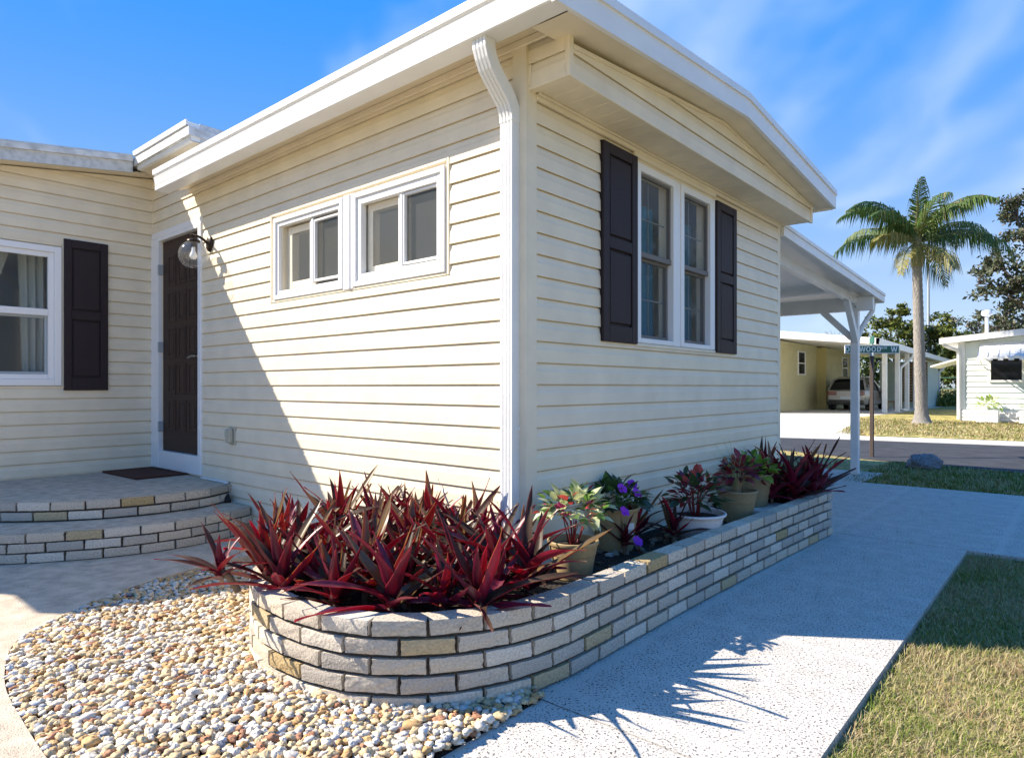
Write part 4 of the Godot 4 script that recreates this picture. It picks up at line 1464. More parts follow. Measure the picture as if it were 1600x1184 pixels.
func blossom(m: Material, r: float) -> ArrayMesh:
	var b := MB.new()
	for k in 5:
		var a := TAU * k / 5.0
		var u := Vector3(cos(a), 0, sin(a))
		var s := Vector3(-sin(a), 0, cos(a)) * r
		var up := Vector3(0, r * 0.12 * (1 + k % 2), 0)
		var fan := [u * r * 0.45 - s * 0.42, u * r * 0.85 - s * 0.40, u * r * 1.02, u * r * 0.85 + s * 0.40, u * r * 0.45 + s * 0.42]
		for q in 4:
			b.tri(Vector3.ZERO, fan[q + 1] + up, fan[q] + up)
	return b.mesh(m)

func pot_body(P: Node, r0: float, r1: float, h: float, m: Material, lip := true, band_at := 0.62) -> void:
	var b := MB.new()
	var rm := lerpf(r0, r1, band_at)
	if lip:
		b.lathe([[0.0, 0.0], [r0 * 0.98, 0.0], [r0, 0.006], [rm, h * band_at], [rm + 0.003, h * band_at + 0.002], [rm + 0.004, h * band_at + 0.006], [r1, h - 0.022], [r1 + 0.006, h - 0.02], [r1 + 0.008, h - 0.004], [r1 + 0.004, h], [r1 - 0.004, h - 0.003], [r1 - 0.008, h - 0.04]], 36)
	else:
		b.lathe([[0.0, 0.0], [r0 * 0.9, 0.0], [r0, 0.012], [lerpf(r0, r1, 0.55), h * 0.4], [lerpf(r0, r1, 0.86), h * 0.78], [r1 - 0.004, h - 0.02], [r1 + 0.008, h - 0.018], [r1 + 0.012, h - 0.008], [r1 + 0.008, h], [r1 - 0.006, h - 0.002], [r1 - 0.012, h - 0.04]], 40)
	part("pot", b, m, P)
	b = MB.new()
	b.lathe([[0.0, h - 0.028], [r1 * 0.5, h - 0.024], [r1 - 0.008, h - 0.034]], 24)
	part("earth", b, M.soil, P)

func stems(P: Node, h0: float, r: Vector3, c: Vector3, n: int, m: Material) -> void:
	var b := MB.new()
	for i in n:
		var a := rng.randf() * TAU
		var e := c + Vector3(cos(a) * r.x, rng.randf_range(-0.3, 0.7) * r.y, sin(a) * r.z) * rng.randf_range(0.4, 0.9)
		b.tube([Vector3(cos(a) * 0.02, h0, sin(a) * 0.02), Vector3(e.x * 0.5, lerpf(h0, e.y, 0.65), e.z * 0.5), e], [0.004, 0.003, 0.002], 5)
	part("stem", b, m, P)

func pots() -> void:
	var big := [oval_leaf(0.07, 0.04, M.leaf_pale), oval_leaf(0.065, 0.036, M.leaf_green), oval_leaf(0.075, 0.038, M.leaf_pale, 0.3, 0.5), oval_leaf(0.06, 0.034, M.leaf_green), oval_leaf(0.07, 0.04, M.leaf_pale), oval_leaf(0.055, 0.024, M.leaf_red)]
	var P := thing("flower_pot", "tan plastic pot with a pale green, pink flowered plant behind the brick rim", "flower pot", Vector3(0.06, 0.262, 0.26))
	pot_body(P, 0.092, 0.122, 0.19, M.pot)
	stems(P, 0.16, Vector3(0.14, 0.12, 0.14), Vector3(0, 0.3, 0), 14, M.leaf_red)
	bush(P, Vector3(0, 0.325, 0), Vector3(0.175, 0.12, 0.17), 170, big)
	var pk := blossom(M.petal_pink, 0.026)
	var pp := blossom(M.petal_purple, 0.034)
	bush(P, Vector3(0, 0.32, 0), Vector3(0.16, 0.13, 0.16), 12, [pk], "flower")
	P = thing("flower_pot", "tall tan pot with a white label and purple blossoms against the siding", "flower pot", Vector3(0.70, 0.262, 0.10))
	pot_body(P, 0.11, 0.138, 0.25, M.pot)
	stems(P, 0.2, Vector3(0.15, 0.08, 0.15), Vector3(0, 0.30, 0), 14, M.leaf_deep)
	bush(P, Vector3(0, 0.28, 0), Vector3(0.19, 0.11, 0.17), 170, [oval_leaf(0.085, 0.042, M.leaf_deep), oval_leaf(0.07, 0.038, M.leaf_green), oval_leaf(0.08, 0.04, M.leaf_deep)])
	for e in [Vector3(-0.08, 0.37, 0.10), Vector3(0.0, 0.34, 0.15), Vector3(0.10, 0.37, 0.06), Vector3(-0.06, 0.08, 0.19), Vector3(-0.12, 0.25, 0.14)]:
		var o := put("flower", pp, P)
		o.transform = Transform3D(Basis.from_euler(Vector3(0.9, rng.randf() * 0.8 - 0.9, 0)), e)
	var b := MB.new()
	var f := Vector3(-0.40, 0, 0.917)
	var s := Vector3(0.917, 0, 0.40)
	for e in [[0.1305, 0.10, 0.17, 0.026]]:
		var c: Vector3 = f * e[0] + s * 0.02
		b.quad(c - s * e[3] + Vector3(0, e[1], 0) - f * 0.006, c + s * e[3] + Vector3(0, e[1], 0) - f * 0.006, c + s * e[3] + Vector3(0, e[2], 0) + f * 0.004, c - s * e[3] + Vector3(0, e[2], 0) + f * 0.004)
	var lab := part("label", b, M.petal_white, P)
	b = MB.new()
	for k in 7:
		var c: Vector3 = f * 0.1318 + s * (0.004 + k * 0.0055)
		b.quad(c - s * 0.0014 + Vector3(0, 0.108, 0) - f * 0.005, c + s * 0.0014 + Vector3(0, 0.108, 0) - f * 0.005, c + s * 0.0014 + Vector3(0, 0.135, 0) - f * 0.001, c - s * 0.0014 + Vector3(0, 0.135, 0) - f * 0.001)
	part("print", b, M.galv, lab)
	P = thing("flower_bowl", "white plastic bowl planter with a dark red leafed plant", "planter bowl", Vector3(1.27, 0.262, 0.34))
	pot_body(P, 0.115, 0.178, 0.165, M.bowl, false)
	stems(P, 0.13, Vector3(0.16, 0.2, 0.16), Vector3(0, 0.28, 0), 18, M.leaf_red)
	bush(P, Vector3(-0.02, 0.24, 0), Vector3(0.18, 0.17, 0.17), 180, [oval_leaf(0.075, 0.036, M.leaf_red), oval_leaf(0.08, 0.038, M.leaf_deep), oval_leaf(0.075, 0.036, M.leaf_deep), oval_leaf(0.065, 0.032, M.leaf_under[3])])
	bush(P, Vector3(0.0, 0.36, 0), Vector3(0.15, 0.10, 0.14), 14, [blossom(M.leaf_coral, 0.03)], "flower")
	P = thing("flower_pot", "olive tan pot holding red coleus and thin dry grass stalks", "flower pot", Vector3(1.98, 0.262, 0.32))
	pot_body(P, 0.105, 0.135, 0.22, M.pot_green)
	stems(P, 0.17, Vector3(0.08, 0.2, 0.08), Vector3(0, 0.3, 0), 10, M.straw)
	bush(P, Vector3(0.0, 0.32, 0.0), Vector3(0.12, 0.13, 0.12), 100, [oval_leaf(0.075, 0.038, M.leaf_red), oval_leaf(0.07, 0.036, M.leaf_under[3]), oval_leaf(0.06, 0.034, M.leaf_deep)])
	b = MB.new()
	for k in 9:
		var a := rng.randf_range(2.0, 4.6)
		var q := Vector3(cos(a) * rng.randf_range(0.05, 0.30), rng.randf_range(0.42, 0.62), sin(a) * 0.16)
		b.tube([Vector3(0, 0.18, 0), Vector3(q.x * 0.3, q.y * 0.7, q.z * 0.3), q], [0.0025, 0.002, 0.0008], 4)
	part("grass_stalk", b, M.leaf_pale, P)
	P = thing("flower_pot", "olive tan pot brimming with bright lime green leaves on a paver", "flower pot", Vector3(2.48, 0.295, 0.24))
	pot_body(P, 0.112, 0.145, 0.25, M.pot_green)
	bush(P, Vector3(0, 0.26, 0), Vector3(0.17, 0.13, 0.17), 150, [oval_leaf(0.075, 0.042, M.leaf_lime), oval_leaf(0.065, 0.04, M.leaf_lime), oval_leaf(0.06, 0.034, M.leaf_green)])
	b = MB.new()
	b.cbox(Vector3(2.28, 0.25, 0.10), Vector3(2.70, 0.295, 0.46), 0.008)
	tag(part("paver", b, M.kerb), "flat grey paver lying under the lime green potted plant", "paver")
	P = thing("flowering_shrub", "dark green low shrub with small white blossoms behind the potted plants", "shrub", Vector3(2.78, 0.262, 0.22))
	stems(P, 0.0, Vector3(0.12, 0.2, 0.12), Vector3(0, 0.2, 0), 10, M.stem)
	bush(P, Vector3(0, 0.18, 0), Vector3(0.19, 0.20, 0.19), 150, [oval_leaf(0.06, 0.03, M.leaf_deep), oval_leaf(0.05, 0.028, M.leaf_green)])
	bush(P, Vector3(0, 0.18, 0), Vector3(0.21, 0.20, 0.21), 7, [blossom(M.petal_white, 0.022)], "flower")
	# loose stones and mulch on the earth
	var st := [pebble_mesh(700), pebble_mesh(701)]
	var cols := []
	for k in 6:
		var m: StandardMaterial3D = M.pebble.duplicate()
		m.vertex_color_use_as_albedo = false
		m.albedo_color = lin([0.3, 0.22, 0.4, 0.16, 0.12, 0.33][k], [0.27, 0.17, 0.37, 0.12, 0.08, 0.28][k], [0.22, 0.11, 0.33, 0.08, 0.05, 0.2][k])
		cols.append(m)
	var B := get_node("brick_planter")
	for k in 90:
		var o := put("stone", st[k % 2], B, cols[rng.randi() % 6])
		var r := rng.randf_range(0.010, 0.024)
		o.transform = Transform3D(Basis.from_euler(Vector3(rng.randf(), rng.randf() * TAU, rng.randf())).scaled_local(Vector3(r * 1.3, r * 0.7, r)), Vector3(rng.randf_range(0.3, 2.6), 0.266, rng.randf_range(0.06, 0.48)))

# ---------------------------------------------------------------- across the street
func words(parent: Node, text: String, size: float, at: Vector3, bs: Basis, m: Material) -> void:
	var f := SystemFont.new()
	f.font_names = PackedStringArray(["Droid Sans"])
	f.font_weight = 700
	var t := TextMesh.new()
	t.font = f
	t.text = text
	t.font_size = 64
	t.pixel_size = size / 64.0
	t.depth = 0.004
	t.material = m
	t.horizontal_alignment = HORIZONTAL_ALIGNMENT_CENTER
	var o := put("lettering", t, parent)
	o.transform = Transform3D(bs, at)

func street() -> void:
	var S := thing("street_sign", "green street name sign on a thin rusty pole at the corner", "street sign", Vector3(10.355, -0.04, -0.626))
	var b := MB.new()
	b.cbox(Vector3(-0.03, 0, -0.03), Vector3(0.03, 1.86, 0.03), 0.006)
	part("pole", b, M.pole, S)
	# the long plate faces the camera's side of the crossing
	var n := Vector3(-0.757, 0, 0.654)
	var s := Vector3(0.654, 0, 0.757)
	var bs := Basis(s, Vector3.UP, n)
	b = MB.new()
	b.cbox(Vector3(-0.485, 1.845, -0.008), Vector3(0.485, 1.995, 0.008), 0.004)
	var p := part("name_plate", b, M.sign_white, S)
	p.transform = Transform3D(bs, Vector3.ZERO)
	b = MB.new()
	b.box(Vector3(-0.47, 1.86, 0.008), Vector3(0.47, 1.98, 0.011))
	var g := part("green_field", b, M.sign_green, p)
	words(g, "OAKWOOD", 0.125, Vector3(-0.165, 1.92, 0.012), Basis(), M.sign_white)
	words(g, "BLVD", 0.05, Vector3(0.20, 1.945, 0.012), Basis(), M.sign_white)
	words(g, "W", 0.125, Vector3(0.385, 1.92, 0.012), Basis(), M.sign_white)
	b = MB.new()
	b.cbox(Vector3(-0.3, 2.01, -0.008), Vector3(0.3, 2.14, 0.008), 0.004)
	var c := part("cross_plate", b, M.sign_green, S)
	c.transform = Transform3D(bs.rotated(Vector3.UP, 1.18), Vector3.ZERO)
	b = MB.new()
	b.cbox(Vector3(-0.035, 1.8, -0.035), Vector3(0.035, 1.86, 0.035), 0.005)
	b.cbox(Vector3(-0.02, 1.985, -0.02), Vector3(0.02, 2.02, 0.02), 0.004)
	part("bracket", b, M.galv, S)
	var L := thing("light_pole", "tall thin grey street light pole rising behind the palm", "light pole", Vector3(64, 0, -7.85))
	b = MB.new()
	b.tube([Vector3(0, 0, 0), Vector3(0, 12.2, 0)], [0.12, 0.08], 8)
	part("pole", b, M.galv, L)
	b = MB.new()
	b.cbox(Vector3(-0.3, 12.1, -0.15), Vector3(0.3, 12.35, 0.75), 0.05)
	part("lamp_head", b, M.galv, L)

func boards(parent: Node, w: Array, x0: float, x1: float, y0: float, y1: float, step: float, m: Material) -> void:
	var y := y0
	while y < y1 - 0.02:
		var b := MB.new()
		var h := minf(step, y1 - y)
		var A: Vector3 = w[0] + w[1] * x0 + Vector3(0, y, 0)
		var B: Vector3 = w[0] + w[1] * x1 + Vector3(0, y, 0)
		var o: Vector3 = w[2]
		b.quad(A + o * 0.03, B + o * 0.03, B + o * 0.008 + Vector3(0, h, 0), A + o * 0.008 + Vector3(0, h, 0))
		b.quad(A, B, B + o * 0.03, A + o * 0.03)
		part("plank", b, m, parent)
		y += step

func far_window(parent: Node, w: Array, x0: float, x1: float, y0: float, y1: float, fr: Material, d := 0.03) -> void:
	var b := MB.new()
	ring(b, w, x0, x1, y0, y1, 0.07, 0.0, d + 0.04, 0.01)
	lb(b, w, x0 + 0.07, x1 - 0.07, (y0 + y1) / 2 - 0.03, (y0 + y1) / 2 + 0.03, 0.0, d + 0.03, 0.005)
	var f := part("window", b, fr, parent)
	pane(f, w, x0 + 0.05, x1 - 0.05, y0 + 0.05, y1 - 0.05, d, M.car_glass)

func far_houses() -> void:
	# yellow home with a carport
	var Y := thing("yellow_home", "pale yellow clapboard home with a long white carport across the street", "house")
	var WA := [Vector3(28.5, 0, -9.0), Vector3(1, 0, 0), Vector3(0, 0, 1)]
	var WB := [Vector3(36.3, 0, -8.55), Vector3(1, 0, 0), Vector3(0, 0, 1)]
	var b := MB.new()
	b.box(Vector3(28.5, 0, -13.5), Vector3(36.3, 3.5, -9.0))
	b.box(Vector3(36.3, 0, -13.5), Vector3(42.8, 3.4, -8.55))
	part("wall", b, M.yellow, Y)
	boards(Y, WA, 0.0, 7.78, 0.1, 3.5, 0.2, M.yellow)
	boards(Y, WB, 0.0, 6.5, 0.1, 3.3, 0.2, M.yellow)
	b = MB.new()
	b.box(Vector3(36.24, 0.0, -9.0), Vector3(36.3, 3.4, -8.5))
	part("corner_panel", b, M.yellow_deep, Y)
	b = MB.new()
	b.box(Vector3(28.42, 0.0, -9.02), Vector3(28.56, 3.5, -8.94))
	part("corner_board", b, M.white, Y)
	far_window(Y, WA, 4.45, 5.65, 1.85, 3.1, M.frame)
	far_window(Y, WB, 3.2, 4.4, 1.7, 3.0, M.frame)
	b = MB.new()
	b.prism(PackedVector2Array([Vector2(-13.9, 3.55), Vector2(-9.2, 3.86), Vector2(-4.3, 3.2), Vector2(-4.3, 3.02), Vector2(-9.2, 3.62), Vector2(-13.9, 3.35)]), Vector3(28.2, 0, 0), Vector3(0, 0, 1), Vector3.UP, Vector3(19.8, -0.25, 0))
	part("roof", b, M.white, Y)
	b = MB.new()
	b.hexa([Vector3(28.1, 3.56, -9.2), Vector3(28.1, 2.99, -4.2), Vector3(28.2, 2.99, -4.2), Vector3(28.2, 3.56, -9.2)], [Vector3(28.1, 3.9, -9.2), Vector3(28.1, 3.26, -4.2), Vector3(28.2, 3.26, -4.2), Vector3(28.2, 3.9, -9.2)])
	part("fascia", b, M.white, Y)
	b = MB.new()
	b.hexa([Vector3(28.1, 2.99, -4.2), Vector3(48.0, 2.74, -4.2), Vector3(48.0, 2.74, -4.32), Vector3(28.1, 2.99, -4.32)], [Vector3(28.1, 3.26, -4.2), Vector3(48.0, 2.98, -4.2), Vector3(48.0, 2.98, -4.32), Vector3(28.1, 3.26, -4.32)])
	part("fascia", b, M.white, Y)
	for x in [32.1, 34.9, 37.3, 39.6]:
		b = MB.new()
		b.cbox(Vector3(x - 0.1, 0, -4.9), Vector3(x + 0.1, 3.0, -4.7), 0.02)
		part("post", b, M.white, Y)
	for x in [35.3, 47.2]:
		b = MB.new()
		b.tube([Vector3(x + 0.4, 2.85, -4.25), Vector3(x + 0.35, 2.7, -4.3), Vector3(x, 2.2, -4.72), Vector3(x, 2.0, -4.74), Vector3(x, 0.12, -4.74), Vector3(x + 0.3, 0.05, -4.5)], [0.07, 0.07, 0.07, 0.07, 0.07, 0.07], 6)
		part("downspout", b, M.white, Y)
	# slatted wooden screen and the pale shed at the end of the carport
	for k in 14:
		b = MB.new()
		b.cbox(Vector3(43.0, 0.35 + k * 0.17, -6.0), Vector3(43.08, 0.48 + k * 0.17, -4.75), 0.01)
		part("slat", b, M.wood, Y)
	b = MB.new()
	b.box(Vector3(43.2, 0, -7.3), Vector3(47.0, 2.75, -4.78))
	part("shed_wall", b, M.pale_green, Y)
	boards(Y, [Vector3(43.2, 0, -4.78), Vector3(1, 0, 0), Vector3(0, 0, 1)], 0.0, 3.8, 0.1, 2.75, 0.2, M.pale_green)
	# chair in the carport
	var K := thing("patio_chair", "brown patio chair standing under the yellow home's carport", "chair", Vector3(37.6, 0.01, -5.6), 0.5)
	b = MB.new()
	b.cbox(Vector3(-0.28, 0.4, -0.28), Vector3(0.28, 0.46, 0.28), 0.02)
	part("seat", b, M.wood, K)
	b = MB.new()
	b.hexa([Vector3(-0.28, 0.46, -0.22), Vector3(0.28, 0.46, -0.22), Vector3(0.28, 0.46, -0.28), Vector3(-0.28, 0.46, -0.28)], [Vector3(-0.28, 1.05, -0.4), Vector3(0.28, 1.05, -0.4), Vector3(0.28, 1.05, -0.46), Vector3(-0.28, 1.05, -0.46)])
	part("backrest", b, M.wood, K)
	for e in [[-0.25, -0.25], [0.25, -0.25], [-0.25, 0.25], [0.25, 0.25]]:
		b = MB.new()
		b.bar(Vector3(e[0], 0, e[1]), Vector3(e[0], 0.42, e[1] * 0.9), 0.05, 0.05)
		part("leg", b, M.wood, K)
	# pale green and white home with an awning
	var G := thing("mint_home", "white and pale mint clapboard home with a scalloped awning across the street", "house")
	var WF := [Vector3(25, 0, -1.0), Vector3(0, 0, 1), Vector3(-1, 0, 0)]
	b = MB.new()
	b.prism(PackedVector2Array([Vector2(-1.0, 0.03), Vector2(9.0, 0.03), Vector2(9.0, 2.7), Vector2(4.0, 3.25), Vector2(-1.0, 2.75)]), Vector3(25, 0, 0), Vector3(0, 0, 1), Vector3.UP, Vector3(14, 0, 0))
	part("wall", b, M.mint, G)
	var yy := 0.47
	while yy < 3.2:
		var x1 := 10.0
		if yy < 2.7:
			b = MB.new()
			var o := Vector3(-1, 0, 0)
			var A := Vector3(25, yy, -1.0)
			var B := Vector3(25, yy, 9.0)
			b.quad(A + o * 0.03, B + o * 0.03, B + o * 0.006 + Vector3(0, 0.19, 0), A + o * 0.006 + Vector3(0, 0.19, 0))
			b.quad(A, B, B + o * 0.03, A + o * 0.03)
			part("plank", b, M.mint, G)
		yy += 0.19
	b = MB.new()
	b.cbox(Vector3(24.93, 0.4, -1.08), Vector3(25.05, 2.8, -0.9), 0.01)
	part("corner_board", b, M.white, G)
	b = MB.new()
	b.box(Vector3(24.93, 0.02, -1.0), Vector3(25.0, 0.44, 9.0))
	part("skirting", b, M.white, G)
	for k in 3:
		b = MB.new()
		b.cbox(Vector3(24.90, 0.05 + k * 0.13, -1.02), Vector3(24.935, 0.165 + k * 0.13, 9.0), 0.01)
		part("skirting_board", b, M.white, G)
	b = MB.new()
	b.hexa([Vector3(24.6, 2.72, -1.6), Vector3(24.6, 3.22, 4.0), Vector3(39, 3.22, 4.0), Vector3(39, 2.72, -1.6)], [Vector3(24.6, 2.92, -1.6), Vector3(24.6, 3.42, 4.0), Vector3(39, 3.42, 4.0), Vector3(39, 2.92, -1.6)])
	b.hexa([Vector3(24.6, 3.22, 4.0), Vector3(24.6, 2.72, 9.6), Vector3(39, 2.72, 9.6), Vector3(39, 3.22, 4.0)], [Vector3(24.6, 3.42, 4.0), Vector3(24.6, 2.92, 9.6), Vector3(39, 2.92, 9.6), Vector3(39, 3.42, 4.0)])
	part("roof", b, M.white, G)
	b = MB.new()
	b.tube([Vector3(24.7, 2.7, -1.5), Vector3(24.75, 2.58, -1.3), Vector3(24.85, 2.5, -1.1), Vector3(24.9, 2.3, -1.06), Vector3(24.9, 0.1, -1.06)], [0.06, 0.06, 0.06, 0.06, 0.06], 8)
	part("downspout", b, M.white, G)
	b = MB.new()
	b.tube([Vector3(27, 3.0, -0.45), Vector3(27, 3.95, -0.45)], [0.06, 0.06], 8)
	b.lathe([[0.0, 0.25], [0.16, 0.2], [0.18, 0.05], [0.06, 0.0]], 10, Vector3(27, 3.8, -0.45))
	part("vent_pipe", b, M.white, G)
	b = MB.new()
	ring(b, WF, 0.78, 2.6, 1.38, 2.28, 0.07, 0.0, 0.08, 0.01)
	lb(b, WF, 1.68, 1.74, 1.45, 2.2, 0.0, 0.07)
	var wn := part("window", b, M.white, G)
	pane(wn, WF, 0.82, 2.55, 1.42, 2.24, 0.05, M.car_glass)
	b = MB.new()   # awning of many narrow sheets with a wavy hem
	for k in 26:
		var z := -0.45 + k * 0.14
		var drop := 0.05 if k % 2 == 0 else 0.0
		b.quad(Vector3(24.97, 2.72, z), Vector3(24.97, 2.72, z + 0.14), Vector3(24.0, 2.24 - drop, z + 0.14), Vector3(24.0, 2.24 - drop, z))
		b.quad(Vector3(24.0, 2.24 - drop, z), Vector3(24.0, 2.24 - drop, z + 0.14), Vector3(24.0, 2.14 - drop, z + 0.14), Vector3(24.0, 2.14 - drop, z))
	b.tri(Vector3(24.97, 2.72, -0.45), Vector3(24.0, 2.24, -0.45), Vector3(24.97, 2.30, -0.45))
	part("awning", b, M.white, G)
	b = MB.new()
	b.bar(Vector3(24.02, 2.2, -0.4), Vector3(24.95, 1.95, -0.4), 0.03, 0.03)
	part("awning_arm", b, M.white, G)
	b = MB.new()   # side awning, seen end on
	b.hexa([Vector3(26.2, 2.28, -1.05), Vector3(28.5, 2.28, -1.05), Vector3(28.5, 1.95, -2.1), Vector3(26.2, 1.95, -2.1)], [Vector3(26.2, 2.34, -1.05), Vector3(28.5, 2.34, -1.05), Vector3(28.5, 2.01, -2.1), Vector3(26.2, 2.01, -2.1)])
	part("side_awning", b, M.white, G)
	var lab := ["white planter box with a bushy yellow green plant at the mint home", "white planter box with broad strappy leaves at the mint home"]
	for k in 2:
		var T := thing("planter_box", lab[k], "planter box", Vector3(24.55, 0.03, -0.2 + k * 1.15))
		b = MB.new()
		for q in 4:
			b.cbox(Vector3(-0.28, q * 0.105, -0.3), Vector3(0.28, q * 0.105 + 0.095, 0.3), 0.012)
		b.box(Vector3(-0.26, 0.0, -0.28), Vector3(0.26, 0.4, 0.28))
		part("box", b, M.white, T)
		if k == 0:
			bush(T, Vector3(0, 0.55, 0), Vector3(0.3, 0.28, 0.36), 60, [oval_leaf(0.2, 0.09, M.leaf_lime), oval_leaf(0.18, 0.08, M.leaf_pale)])
		else:
			var bl := blade_leaf(0.55, 0.10, 0.35, 0.2, M.leaf_lime, M.leaf_pale)
			for q in 16:
				var o := put("leaf", bl, T)
				o.transform = Transform3D(Basis.from_euler(Vector3(-rng.randf_range(0.4, 1.3), q * 2.4, 0)), Vector3(0, 0.4, 0))
	# wire fence in the gap between the homes
	var Fn := thing("wire_fence", "green wire fence with thin posts between the two homes", "fence", Vector3(50, 0, 0))
	for k in 5:
		b = MB.new()
		b.tube([Vector3(0, 0, -6.0 + k * 2.0), Vector3(0, 1.9, -6.0 + k * 2.0)], [0.04, 0.04], 6)
		part("post", b, M.wire, Fn)
	for y in [0.4, 1.1, 1.85]:
		b = MB.new()
		b.tube([Vector3(0, y, -6.0), Vector3(0, y, 2.0)], [0.025, 0.025], 5)
		part("rail", b, M.wire, Fn)

# ---------------------------------------------------------------- car
func car() -> void:
	var C := thing("parked_car", "silver sport utility car parked nose in under the yellow home's carport", "car", Vector3(34.4, 0.01, -7.05))
	# stations along the car from the tail: x, floor, belt, half width below, half width at belt
	var st := [[0.0, 0.42, 0.98, 0.80, 0.80], [0.06, 0.34, 1.05, 0.90, 0.88], [0.5, 0.28, 1.08, 0.95, 0.93], [1.2, 0.26, 1.07, 0.965, 0.94], [2.6, 0.26, 1.03, 0.965, 0.94], [3.5, 0.27, 1.0, 0.95, 0.91], [4.3, 0.30, 0.92, 0.90, 0.84], [4.65, 0.36, 0.78, 0.80, 0.72], [4.72, 0.42, 0.68, 0.70, 0.62]]
	var rows := []
	for s in st:
		var m: float = lerpf(s[1], s[2], 0.55)
		rows.append(PackedVector3Array([Vector3(s[0], s[1], -s[3] * 0.9), Vector3(s[0], s[1] + 0.08, -s[3]), Vector3(s[0], m, -s[3] - 0.015), Vector3(s[0], s[2] - 0.05, -s[4] - 0.01), Vector3(s[0], s[2], -s[4] + 0.05), Vector3(s[0], s[2] + 0.015, 0), Vector3(s[0], s[2], s[4] - 0.05), Vector3(s[0], s[2] - 0.05, s[4] + 0.01), Vector3(s[0], m, s[3] + 0.015), Vector3(s[0], s[1] + 0.08, s[3]), Vector3(s[0], s[1], s[3] * 0.9)]))
	var b := MB.new()
	b.grid(rows, true)
	for k in range(1, 10):
		b.tri(rows[0][0], rows[0][k + 1], rows[0][k])
		b.tri(rows[-1][0], rows[-1][k], rows[-1][k + 1])
	part("body", b, M.car, C)
	var cab := [[0.22, 1.06, 0.86, 1.06, 0.86], [0.62, 1.06, 0.88, 1.66, 0.66], [1.1, 1.05, 0.89, 1.72, 0.68], [2.2, 1.04, 0.88, 1.71, 0.68], [2.75, 1.03, 0.87, 1.60, 0.64], [3.45, 1.0, 0.82, 1.03, 0.80]]
	rows = []
	for s in cab:
		rows.append(PackedVector3Array([Vector3(s[0], s[1] - 0.03, -s[2]), Vector3(s[0], s[3] - 0.06 if s[3] > 1.3 else s[3], -s[4] - 0.04), Vector3(s[0], s[3], -s[4] + 0.1), Vector3(s[0], s[3] + (0.02 if s[3] > 1.3 else 0.0), 0), Vector3(s[0], s[3], s[4] - 0.1), Vector3(s[0], s[3] - 0.06 if s[3] > 1.3 else s[3], s[4] + 0.04), Vector3(s[0], s[1] - 0.03, s[2])]))
	b = MB.new()
	b.grid(rows)
	part("glasshouse", b, M.car_glass, C)
	b = MB.new()
	var rf := []
	for s in [[0.5, 1.63, 0.58], [0.7, 1.70, 0.66], [1.1, 1.755, 0.69], [2.2, 1.745, 0.69], [2.75, 1.64, 0.65]]:
		rf.append(PackedVector3Array([Vector3(s[0], s[1] - 0.07, -s[2] - 0.05), Vector3(s[0], s[1], -s[2] + 0.08), Vector3(s[0], s[1] + 0.015, 0), Vector3(s[0], s[1], s[2] - 0.08), Vector3(s[0], s[1] - 0.07, s[2] + 0.05)]))
	b.grid(rf)
	part("roof", b, M.car, C)
	for z in [-1.0, 1.0]:
		for q in [[0.24, 1.05, 0.62, 1.66], [1.55, 1.05, 1.5, 1.70], [3.42, 1.02, 2.75, 1.60]]:
			b = MB.new()
			b.bar(Vector3(q[0], q[1], z * 0.88), Vector3(q[2], q[3] - 0.04, z * 0.71), 0.09, 0.06)
			part("pillar", b, M.car, C)
		b = MB.new()
		for y in [0.80, 0.90]:
			b.cbox(Vector3(-0.025, y, z * 0.66 - 0.23), Vector3(0.12, y + 0.07, z * 0.66 + 0.23), 0.015)
		part("tail_light", b, M.tail, C)
		for x in [0.92, 3.75]:
			b = MB.new()
			b.lathe([[0.22, -0.11], [0.34, -0.11], [0.365, -0.07], [0.365, 0.07], [0.34, 0.11], [0.22, 0.11]], 24)
			var w := part("wheel", b, M.tyre, C)
			w.rotation.x = PI / 2
			w.position = Vector3(x, 0.365, z * 0.875)
			b = MB.new()
			for k in 5:
				var a := TAU * k / 5.0
				b.bar(Vector3(0, z * 0.07, 0), Vector3(cos(a) * 0.22, z * 0.09, sin(a) * 0.22), 0.05, 0.03)
			b.lathe([[0.2, -0.08], [0.235, -0.1], [0.235, 0.1], [0.2, 0.08]], 24)
			part("rim", b, M.rim, w)
			b = MB.new()
			b.lathe([[0.40, -0.02], [0.42, -0.05], [0.42, 0.05], [0.40, 0.02]], 24)
			var ar := part("wheel_arch", b, M.dark, C)
			ar.rotation.x = PI / 2
			ar.position = Vector3(x, 0.40, z * 0.93)
		b = MB.new()
		b.cbox(Vector3(2.75, 1.02, z * 1.03 - 0.1), Vector3(2.95, 1.16, z * 1.03 + 0.1), 0.03)
		part("mirror", b, M.car, C)
	b = MB.new()
	b.cbox(Vector3(-0.05, 0.36, -0.84), Vector3(0.2, 0.55, 0.84), 0.04)
	part("bumper", b, M.dark, C)
	b = MB.new()
	b.cbox(Vector3(-0.03, 0.58, -0.26), Vector3(0.05, 0.73, 0.26), 0.01)
	part("plate", b, M.plate, C)
	b = MB.new()
	b.cbox(Vector3(-0.02, 0.55, -0.86), Vector3(0.1, 0.575, 0.86), 0.006)
	part("trim_strip", b, M.rim, C)

